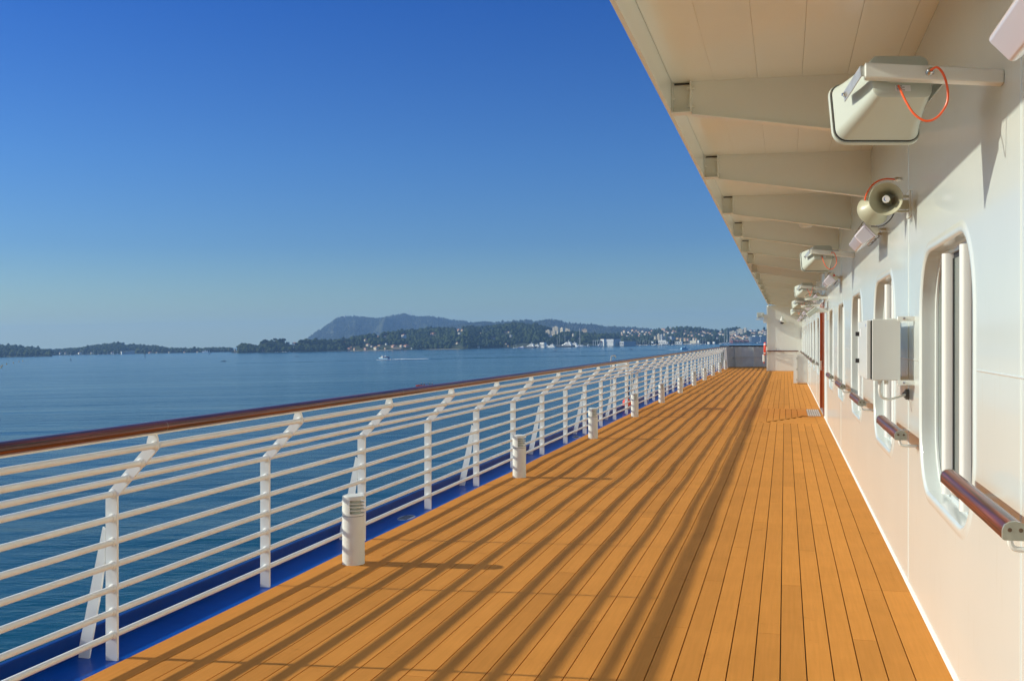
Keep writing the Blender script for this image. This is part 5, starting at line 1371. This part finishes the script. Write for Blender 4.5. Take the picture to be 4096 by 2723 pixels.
def yacht(px, py, Lm, label, rz, decks=3, hullm='hull_white', mastn=1, D=None, group='white motor yachts at the shipyard'):
    r = boat_root('motor_yacht', label, 'yacht', px, py, rz, D, group)
    B_ = Lm*0.2; fb = Lm*0.075; q = MB(); hull_mesh(q, Lm, B_, fb, 0.5); q.build('hull', hullm, r)
    z = fb; L1 = Lm*0.62; x0 = -Lm*0.08
    for k in range(decks):
        w = B_*(0.80-0.12*k); h = Lm*0.052
        q = MB(); q.loft([[(x0-L1/2, -w/2, z), (x0+L1/2, -w/2*0.6, z), (x0+L1/2, w/2*0.6, z), (x0-L1/2, w/2, z)], [(x0-L1/2+h*.4, -w/2*.9, z+h), (x0+L1/2-h*1.8, -w/2*0.5, z+h), (x0+L1/2-h*1.8, w/2*0.5, z+h), (x0-L1/2+h*.4, w/2*.9, z+h)]]); q.build('deckhouse', 'hull_white', r)
        q = MB(); q.loft([[(x0-L1*0.35, -w/2*.975, z+h*.35), (x0+L1*.3, -w/2*.80, z+h*.35), (x0+L1*.3, w/2*.80, z+h*.35), (x0-L1*.35, w/2*.975, z+h*.35)], [(x0-L1*.35, -w/2*.95, z+h*.72), (x0+L1*.28, -w/2*.77, z+h*.72), (x0+L1*.28, w/2*.77, z+h*.72), (x0-L1*.35, w/2*.95, z+h*.72)]]); q.build('window_band', 'far_window', r)
        q = MB(); q.box(x0-L1/2-h*.6, x0+L1/2-h*1.4, -w/2*.98, w/2*.98, z+h, z+h+0.25); q.build('deck_edge', 'hull_white', r)
        z += h+0.25; x0 -= L1*0.07; L1 *= 0.72
    for k in range(mastn): MB().tube([(x0, 0, z-0.3), (x0-Lm*0.02, 0, z+Lm*0.09)], [Lm*0.014, Lm*0.006], 6).build('mast', 'hull_white', r)
    MB().lathe([(0.02, 0), (Lm*.02, Lm*.015), (Lm*0.014, Lm*.035)], 8, Matrix.Translation((x0, 0, z+Lm*0.03))).build('radome', 'hull_white', r)
    return r
def sail_boat(px, py, Lm, mast_h, label, rz=0.3, D=None, group='sailing boats moored along the far shore', masts=1, hullm='hull_white', boom=True, z0=0.0):
    r = boat_root('sailing_boat', label, 'sailing boat', px, py, rz, D, group)
    q = MB(); hull_mesh(q, Lm, Lm*0.27, Lm*0.095, 0.25, tran=0.6); q.build('hull', hullm, r)
    q = MB(); q.box(-Lm*.15, Lm*.2, -Lm*.07, Lm*.07, Lm*.09, Lm*.14); q.build('cabin', 'hull_white', r)
    for k in range(masts):
        xm = Lm*0.1 if masts == 1 else Lm*(0.2-0.42*k); hm = mast_h*(1 if k == 0 else 0.82)
        MB().tube([(xm, 0, 0.5), (xm, 0, hm)], [max(0.30, Lm*.022), max(0.20, Lm*0.013)], 5).build('mast', 'mast', r)
        if boom: MB().tube([(xm, 0, Lm*.16+1), (xm-Lm*.34, 0, Lm*.16+1)], max(0.16, Lm*.016), 5).build('boom', 'canvas_navy' if (int(px) % 2) else 'sail', r)
        if mast_h > 25: MB().box(xm-0.1, xm+0.1, -1.5, 1.5, hm*0.55, hm*0.55+0.4).build('spreader', 'mast', r)
    return r
# shipyard yachts on the quay and afloat
yacht(2085, 1383, 27, 'small white yacht at the left end of the shipyard', PI*0.73, 2, 'hull_blue', D=3340)
yacht(2118, 1381, 55, 'large white yacht with a dark hull on the left of the shipyard', PI*0.75, 3, 'hull_dark', D=3360)
yacht(2142, 1380, 42, 'white yacht under cover behind the large one', PI*0.75, 3, 'hull_dark', D=3400)
yacht(2178, 1379, 42, 'yacht with a round radar dome right of the white shed', PI*0.74, 3, 'hull_dark', D=3410)
yacht(2202, 1380, 42, 'yacht with twin masts in the middle of the shipyard', PI*0.75, 3, 'hull_white', 2, D=3390)
yacht(2262, 1382, 70, 'longest white yacht behind the sailing boats', PI*0.77, 3, 'hull_dark', D=3400)
yacht(2290, 1380, 55, 'pale yacht behind the right end of the shipyard', PI*0.75, 3, 'hull_white', D=3420)
yacht(2313, 1386.0, 26, 'white yacht moored stern to, left of three', -PI*0.62, 3, D=3270)
yacht(2350, 1385.3, 28, 'white yacht moored stern to, middle of three', -PI*0.62, 3, D=3270)
yacht(2395, 1384.6, 36, 'cream white yacht moored before the open canopy, biggest of three', -PI*0.64, 3, D=3265)
sail_boat(2234, 1387.4, 20, 41, 'white ketch with two masts moored at the shipyard', 0.2, masts=2)
sail_boat(2262, 1386.8, 20, 46, 'pale sloop with a tall mast right of the ketch', 2.6)
sail_boat(2324, 1385, 34, 61, 'large sailing yacht with the tallest mast behind the motor yachts', 2.8, D=3330)
# marina masts
mm = [(2060, 12), (2066, 14), (2055, 10)]
for i, (px, h) in enumerate(mm): sail_boat(px, 1390, 8, h, 'little sailing boat at the left end of the shipyard quay, ' + ordn(i) + ' of three', 0.4 + i, D=3330)
mar = [(2546,16),(2551,20),(2557,18),(2563,22),(2569,17),(2574,24),(2580,19),(2586,22),(2592,17),(2598,20),(2606,16),(2614,18),(2622,20),(2662,15),(2676,16),(2690,18),(2698,14),(2752,18),(2757,22),(2762,20),(2768,19),(2775,24),(2781,18),(2803,20),(2809,18),(2815,22),(2822,19),(2880,15),(2905,16),(2915,14)]
for i, (px, h) in enumerate(mar):
    side = 'in the marina before the striped towers' if px < 2640 else ('between the towers and the boat sheds' if px < 2745 else ('before the boat sheds' if px < 2800 else 'along the dark quay'))
    idx = len([q for q in mar[:i] if (q[0] < 2640) == (px < 2640) and (q[0] < 2745) == (px < 2745) and (q[0] < 2800) == (px < 2800)])
    sail_boat(px, 1378, 10, h*1.05, 'moored sailing boat ' + side + ', ' + ordn(idx) + ' from left', 0.3 + (i % 4)*0.7, D=3500 + (i % 5)*12, boom=(i % 2 == 0))
for i, (px, h) in enumerate([(2895, 44), (2906, 47), (2917, 40), (3002, 33), (3040, 36)]):
    sail_boat(px, 1373, 26, h, 'big sailing ship with a tall bare mast at the right, ' + ordn(i) + ' from left', 0.5, D=3540 + i*8, boom=False, group='tall masted ships at the right')
for i, px in enumerate([350, 372, 392, 412, 428, 452, 468, 300, 280, 330]):
    sail_boat(px, 1417, 10, rnd.uniform(14, 19), 'faint moored sailing boat at the left shore, ' + ordn(sorted([350, 372, 392, 412, 428, 452, 468, 300, 280, 330]).index(px)) + ' from left', 0.5 + i, D=4180 + i*4, boom=False, group='faint sailing boats on the left shore')
for i, (px, yb, h) in enumerate([(1102, 1409.6, 5), (1110, 1409.4, 5), (1131, 1409, 6), (1143, 1408.6, 4), (1157, 1408.4, 6), (1174, 1408, 22), (1257, 1406.2, 9), (1247, 1406.4, 26)]):
    sail_boat(px, yb, 8, h*0.9, 'white boat moored below the headland, ' + ordn(sorted([1102,1110,1131,1143,1157,1174,1257,1247]).index(px)) + ' from left', 0.5 + i*0.8, boom=False, group='white boats moored below the headland')
# small dark craft and white marker boats in the quay line
for i, (px, yb, L_) in enumerate([(2060,1390.2,10),(2072,1389.8,12),(2166,1388.4,6),(2570,1380,12),(2590,1379.6,8),(2558,1380.4,7)]):
    r = boat_root('motor_boat', 'small white motor boat at the quay, ' + ordn(sorted([2060,2072,2166,2570,2590,2558]).index(px)) + ' from left', 'boat', px, yb, 0.3+i, group='small motor boats at the quays')
    q = MB(); hull_mesh(q, L_, L_*.32, L_*.12, 0.4); q.build('hull', 'hull_white', r)
    MB().box(-L_*.15, L_*.15, -L_*.1, L_*.1, L_*.11, L_*.22).build('cabin', 'hull_white', r)

# people: one continuous skinned body each
def person(name, pts, edges, radii, parent_mat, loc, rz, label, scale=1.0, hair='cloth_dark', shirt='cloth_blue'):
    me = bpy.data.meshes.new(name); me.from_pydata(pts, edges, []); me.materials.append(MAT[shirt]); me.materials.append(MAT['skin'])
    o = bpy.data.objects.new(name, me); C.objects.link(o)
    m_ = o.modifiers.new('skin', 'SKIN'); me.skin_vertices[0].data[0].use_root = True
    for i, r in enumerate(radii): me.skin_vertices[0].data[i].radius = (r, r)
    s_ = o.modifiers.new('sub', 'SUBSURF'); s_.levels = 1; s_.render_levels = 1
    dg = bpy.context.evaluated_depsgraph_get(); me2 = bpy.data.meshes.new_from_object(o.evaluated_get(dg))
    o.modifiers.clear(); o.data = me2; me2.materials.clear(); me2.materials.append(MAT[shirt]); me2.materials.append(MAT['skin']); me2.materials.append(MAT[hair])
    for p in me2.polygons:
        c_ = p.center
        p.material_index = 2 if (c_.z > 0.86 and (c_.x < 0.02 or c_.z > 0.93)) else (1 if (c_.z > 0.66 or c_.x > 0.36) else 0)
        p.use_smooth = True
    tag(o, label, 'person'); sea(o, loc, rz, scale); return o
SIT = dict(pts=[(0,0,0.05),(0.0,0,0.28),(0.03,0,0.48),(0.03,0,0.60),(0.04,0,0.70),(0.05,0,0.82),(0.06,0,0.93),
    (0.04,0.19,0.56),(0.20,0.22,0.36),(0.42,0.16,0.38),(0.04,-0.19,0.56),(0.20,-0.22,0.36),(0.42,-0.16,0.38),
    (0.05,0.11,0.04),(0.42,0.12,0.10),(0.60,0.12,-0.25),(0.05,-0.11,0.04),(0.42,-0.12,0.10),(0.60,-0.12,-0.25)],
    edges=[(0,1),(1,2),(2,3),(3,4),(4,5),(5,6),(3,7),(7,8),(8,9),(3,10),(10,11),(11,12),(0,13),(13,14),(14,15),(0,16),(16,17),(17,18)],
    radii=[.15,.15,.17,.13,.06,.10,.085,.075,.05,.035,.075,.05,.035,.1,.08,.05,.1,.08,.05])
# rowing boat with five people, just beyond the handrail
DB = water_D(1700, 1545); ux = (1700-CX)/F*cR*DB
r = bpy.data.objects.new('rowing_boat', None); C.objects.link(r); tag(r, 'long orange rowing boat with five seated people beyond the handrail', 'rowing boat'); sea(r, (ux, DB, 0), PI*0.97)
q = MB(); hull_mesh(q, 10.5, 1.7, 0.62, 0.3, tran=0.35); q.build('hull', 'lifebuoy_orange', r)
q = MB(); q.box(-3.8, 3.2, -0.6, 0.6, 0.622, 0.64); q.build('thwart', 'hull_white', r)
for k in range(2): MB().tube([(1.0-2*k, (-1)**k*0.7, 0.75), (0.4-2*k, (-1)**k*4.0, 0.1)], 0.05, 5).build('oar', 'trunk', r)
MB().box(3.3, 4.6, -0.55, 0.55, 0.60, 0.95).build('bow_locker', 'lifebuoy_orange', r, bevel=0.1)
sh = ['cloth_dark', 'cloth_brown', 'cloth_blue', 'cloth_dark', 'cloth_brown']
nm = ['in dark clothes at the orange bow end', 'in brown top second from the orange end', 'in bright blue top in the middle', 'in dark top fourth from the orange end', 'half hidden by the handrail at the far end']
for k in range(5):
    px_ = 2.6 - 1.55*k; a = PI*0.97
    person('person', SIT['pts'], SIT['edges'], SIT['radii'], None, (ux+px_*math.cos(a), DB+px_*math.sin(a), 0.45), a+PI, 'seated rower ' + nm[k], 1.75, shirt=sh[k])

# passenger ferry with a wake
DF = water_D(1535, 1439.3); uf = (1535-CX)/F*cR*DF
r = bpy.data.objects.new('ferry', None); C.objects.link(r); tag(r, 'small white and blue passenger ferry trailing a white wake', 'ferry'); sea(r, (uf, DF, 0), PI*0.80)
LF = 19.0
q = MB(); hull_mesh(q, LF, 6.0, 1.3, 0.9, tran=0.9); q.build('hull', 'hull_blue', r)
q = MB(); n_ = 9; rings = []
for i in range(n_+1):
    t = i/n_; xx = -LF/2+LF*t+0.06*LF*t**3; w = 3.02*(0.9+0.1*min(1, t*3)) if t < 0.45 else 3.02*max(0.03, 1-((t-0.45)/0.55)**2.2)
    z0_ = 1.0*(1+0.9*max(0, (t-.4)/.6)**1.5); z1_ = 2.5*(1+0.35*max(0, (t-.4)/.6)**1.5)
    rings.append([(xx, -w, z0_), (xx+0.1*t, -w*1.01, z1_), (xx+0.1*t, w*1.01, z1_), (xx, w, z0_)])
q.loft(rings); q.build('topsides', 'hull_lightblue', r)
q = MB(); q.loft([[(0.3, -2.8, 2.4), (6.4, -1.9, 2.6), (6.4, 1.9, 2.6), (0.3, 2.8, 2.4)], [(0.3, -2.7, 4.4), (5.4, -1.9, 4.4), (5.4, 1.9, 4.4), (0.3, 2.7, 4.4)]]); q.build('cabin', 'hull_white', r)
for k in range(5):
    for sg in (-1, 1): 
        y_ = (2.83-0.14*k)*sg; MB().box(0.75+k*1.0, 1.45+k*1.0, min(y_, y_-.28*sg), max(y_, y_-.28*sg), 3.1, 3.85).build('window', 'far_window', r)
q = MB(); q.box(-8.6, 0.3, -2.75, 2.75, 2.4, 2.7); q.box(-8.6, 0.3, -2.75, 2.75, 4.15, 4.4); q.box(-8.3, 0.2, -2.5, 2.5, 2.7, 4.15); q.build('saloon', 'canvas_navy', r)
for k in range(6): MB().box(-8.6+k*1.7, -8.4+k*1.7, -2.8, -2.6, 2.5, 4.2).build('stanchion', 'hull_white', r)
q = MB(); q.loft([[(1.6, -1.6, 4.4), (4.6, -1.3, 4.4), (4.6, 1.3, 4.4), (1.6, 1.6, 4.4)], [(1.7, -1.5, 6.2), (3.8, -1.2, 6.2), (3.8, 1.2, 6.2), (1.7, 1.5, 6.2)]]); q.build('wheelhouse', 'hull_white', r)
MB().box(2.0, 4.35, -1.62, 1.62, 5.1, 5.8).build('window_band', 'far_window', r)
MB().tube([(1.9, 0, 6.2), (1.7, 0, 8.6)], 0.12, 5).build('mast', 'hull_white', r)
MB().box(-3.6, -1.9, -0.8, 0.8, 4.4, 6.0).build('funnel', 'hull_white', r)
MB().box(-8.6, -8.5, -2.7, 2.7, 4.4, 5.3).build('rail', 'hull_white', r)
# foam and wake ridges
def strip(name, pts, w0, w1, z, m_, seed=0, thick=0.0):
    rg = random.Random(seed); a, b_ = [], []
    n = 44
    for i in range(n+1):
        t = i/n; x = pts[0][0]+(pts[1][0]-pts[0][0])*t; y = pts[0][1]+(pts[1][1]-pts[0][1])*t
        dx, dy = pts[1][0]-pts[0][0], pts[1][1]-pts[0][1]; l = math.hypot(dx, dy); nx, ny = -dy/l, dx/l
        w = (w0+(w1-w0)*t)*(0.55+0.9*rg.random())*(1-t**3*0.8); o_ = rg.uniform(-.25, .25)*w
        a.append((x+nx*(w/2+o_), y+ny*(w/2+o_), z*0.2)); b_.append((x-nx*(w/2-o_), y-ny*(w/2-o_), z*0.2))
    mid = [((p[0]+q_[0])/2, (p[1]+q_[1])/2, z*(0.6+0.8*rg.random())) for p, q_ in zip(a, b_)]
    q = MB(); q.loft([a, mid, b_], cap=False, closed=False); o = q.build(name, m_); o.data.polygons.foreach_set('use_smooth', [True]*len(o.data.polygons)); tag(o, kind='stuff'); sea(o)
fx, fy = math.cos(PI*0.80), math.sin(PI*0.80)
# the wake trails to the right of the ferry in the photograph
strip('wake_foam', [(uf-fx*8.5, DF-fy*8.5), (uf+40, DF-5)], 9.5, 4.0, 1.0, 'foam', 1)
strip('wake_foam', [(uf+30, DF-2), (uf+66, DF-3)], 4.0, 1.2, 0.8, 'foam', 2)
strip('bow_foam', [(uf+fx*10.5-2.5, DF+fy*9-7), (uf-3, DF-9)], 2.2, 1.6, 0.4, 'foam', 3)
strip('bow_foam', [(uf-1.5, DF-11.5), (uf+9, DF-13)], 2.0, 0.8, 0.3, 'foam', 4)
for i, (x0, x1, dy_) in enumerate([(70, 150, -2), (130, 210, -3), (200, 330, -8), (60, 190, -22), (-60, 0, -40), (-120, -50, -52), (10, 60, -36), (-200, -90, -70), (20, 90, -60), (330, 470, -2), (460, 640, 10), (640, 860, 30)]):
    strip('wake_ridge', [(uf+x0, DF+dy_), (uf+x1, DF+dy_-3)], 5, 4, 0.55 if x0 > 60 and x1 < 340 else 0.28, 'water', 20+i)
# second small ferry at the right
r = boat_root('ferry', 'small blue ferry with a low wake seen above the railing at right', 'ferry', 2738, 1398.5, PI*0.12)
q = MB(); hull_mesh(q, 17, 4.8, 2.2, 0.6, tran=0.9); q.build('hull', 'hull_lightblue', r)
MB().box(-7.5, 2.5, -2.1, 2.1, 2.1, 4.0).build('cabin', 'hull_lightblue', r)
MB().box(-6.5, 2.0, -2.15, 2.15, 2.7, 3.5).build('window_band', 'far_window', r)
MB().box(-1.0, 3.5, -1.7, 1.7, 4.0, 6.0).build('wheelhouse', 'hull_lightblue', r)
MB().box(-7.2, -1.2, -2.0, 2.0, 5.0, 5.2).build('awning', 'hull_lightblue', r)
D2 = water_D(2738, 1398.5); u2 = (2738-CX)/F*cR*D2
strip('wake_foam', [(u2-6, D2-3), (u2-32, D2-1)], 3, 1.5, 0.5, 'foam', 41); strip('bow_foam', [(u2+4, D2-4), (u2+12, D2-4)], 2.5, 1.2, 0.5, 'foam', 42)
for i, (x0, x1, dy_) in enumerate([(-40, -80, -6), (-75, -130, -10), (-140, -210, -18), (-220, -330, -30), (12, 45, -6), (-330, -520, -50)]):
    strip('wake_ridge', [(u2+x0, D2+dy_), (u2+x1, D2+dy_-4)], 7, 5, 0.6, 'water', 60+i)

# dinghies
def dinghy(px, py, label, rz, L_=4.2, n=2, m_='hull_dark'):
    D = water_D(px, py); u = (px-CX)/F*cR
    r = bpy.data.objects.new('dinghy', None); C.objects.link(r); tag(r, label, 'dinghy', 'little boats out on the bay'); sea(r, (u*D, D, 0), rz)
    q = MB(); hull_mesh(q, L_, L_*.38, 0.55, 0.3, tran=0.8); q.build('hull', m_, r)
    MB().box(-L_*.5, -L_*.42, -.15, .15, .3, 1.0).build('outboard', 'hull_dark', r)
    return (u*D, D)
for k, (px, py, lb, rz, n, m_) in enumerate([
    (893, 1446, 'dark inflatable boat with people on the calm water at left', 0.1, 2, 'hull_dark'),
    (1186, 1427, 'small dark fishing boat below the headland', 0.1, 2, 'hull_dark'),
    (2219, 1406, 'small dark dinghy before the shipyard sailing boats', 0.1, 2, 'hull_dark'),
    (2315, 1392.5, 'tiny dark dinghy before the white motor yachts', 0.1, 1, 'hull_dark'),
    (2522, 1398, 'dark dinghy with a white bow before the long grey hall', 0.1, 2, 'hull_dark')]):
    x_, y_ = dinghy(px, py, lb, rz, 8.5 if k in (0, 4) else 6.5, n, m_)
    for j in range(n):
        person('person', SIT['pts'], SIT['edges'], SIT['radii'], None, (x_+(j-0.3)*2.0, y_, 0.75), rz, ('front' if j else 'rear') + ' figure seated in the ' + lb.split(' with')[0].split(' below')[0].split(' before')[0] + [' at left', ' below the headland', ' by the shipyard', ' by the motor yachts', ' by the grey hall'][k], 1.9)
# small sailing boat with raised sails
r = boat_root('sailing_boat', 'small sailing boat with white sails raised on the far left water', 'sailing boat', 836, 1415, 0.2)
D_ = water_D(836, 1415)
q = MB(); hull_mesh(q, 9, 2.6, 1.0, 0.25, tran=0.6); q.build('hull', 'hull_white', r)
MB().tube([(0.8, 0, 0.5), (0.8, 0, 14)], 0.15, 5).build('mast', 'mast', r)
q = MB(); q.loft([[(0.6, -0.06, 1.8), (0.6, -0.06, 13.6), (-3.6, -0.5, 1.9)], [(0.6, 0.06, 1.8), (0.6, 0.06, 13.6), (-3.6, -0.38, 1.9)]]); q.build('mainsail', 'sail', r)
q = MB(); q.loft([[(1.0, -0.06, 11.5), (4.6, -0.06, 1.3), (1.0, -0.5, 1.6)], [(1.0, 0.06, 11.5), (4.6, 0.06, 1.3), (1.0, -0.4, 1.6)]]); q.build('jib', 'sail', r)
# buoys
bs = [(2, 1471, 'yellow'), (7, 1465, 'yellow'), (25, 1458, 'yellow'), (52, 1453, 'yellow'), (74, 1448, 'yellow'), (90, 1445, 'yellow')]
for i, (px, py, c_) in enumerate(bs):
    r = boat_root('buoy', 'yellow marker buoy with a topmark at the left edge, ' + ordn(i) + ' from left', 'buoy', px, py, 0, group='line of yellow buoys at the left edge')
    MB().lathe([(0.1, -.3), (1.1, -0.2), (1.2, 0.5), (0.5, 0.9), (0.28, 2.6), (0.1, 2.7)], 10).build('float', 'buoy_yellow', r)
    MB().box(-.45, .45, -.08, .08, 2.7, 3.3).build('topmark', 'hull_dark', r)
r = boat_root('buoy', 'dark pillar buoy standing alone on the left water', 'buoy', 281.6, 1442, 0)
MB().lathe([(0.1, -.3), (1.5, -0.2), (1.6, 0.7), (0.6, 1.4), (0.4, 4.6), (0.15, 4.7)], 10).build('float', 'hull_dark', r)
MB().lathe([(0.5, 4.8), (0.02, 6.2)], 8).build('topmark', 'hull_dark', r)
r = boat_root('channel_post', 'dark green channel post in the water before the left shore', 'post', 578.7, 1429, 0)
MB().lathe([(0.9, -1), (0.8, 7)], 8).build('post', 'hull_dark', r); MB().lathe([(1.4, 7), (1.4, 9.5), (0.3, 10)], 8).build('light', 'hull_dark', r)

# ------------------------------------------------------------------ haze
hz = MB().box(-13000, 13000, -300, 14000, -1.0, 330.0).build('haze', None)
hm = bpy.data.materials.new('haze_air'); hm.use_nodes = True; ht = hm.node_tree; ht.nodes.clear()
ho = ht.nodes.new('ShaderNodeOutputMaterial'); pvl = ht.nodes.new('ShaderNodeVolumePrincipled')
pvl.inputs['Color'].default_value = (0.36, 0.61, 1.0, 1); pvl.inputs['Density'].default_value = HAZE; pvl.inputs['Anisotropy'].default_value = 0.1
ht.links.new(pvl.outputs[0], ho.inputs['Volume']); hz.data.materials.append(hm); tag(hz, kind='stuff'); sea(hz)
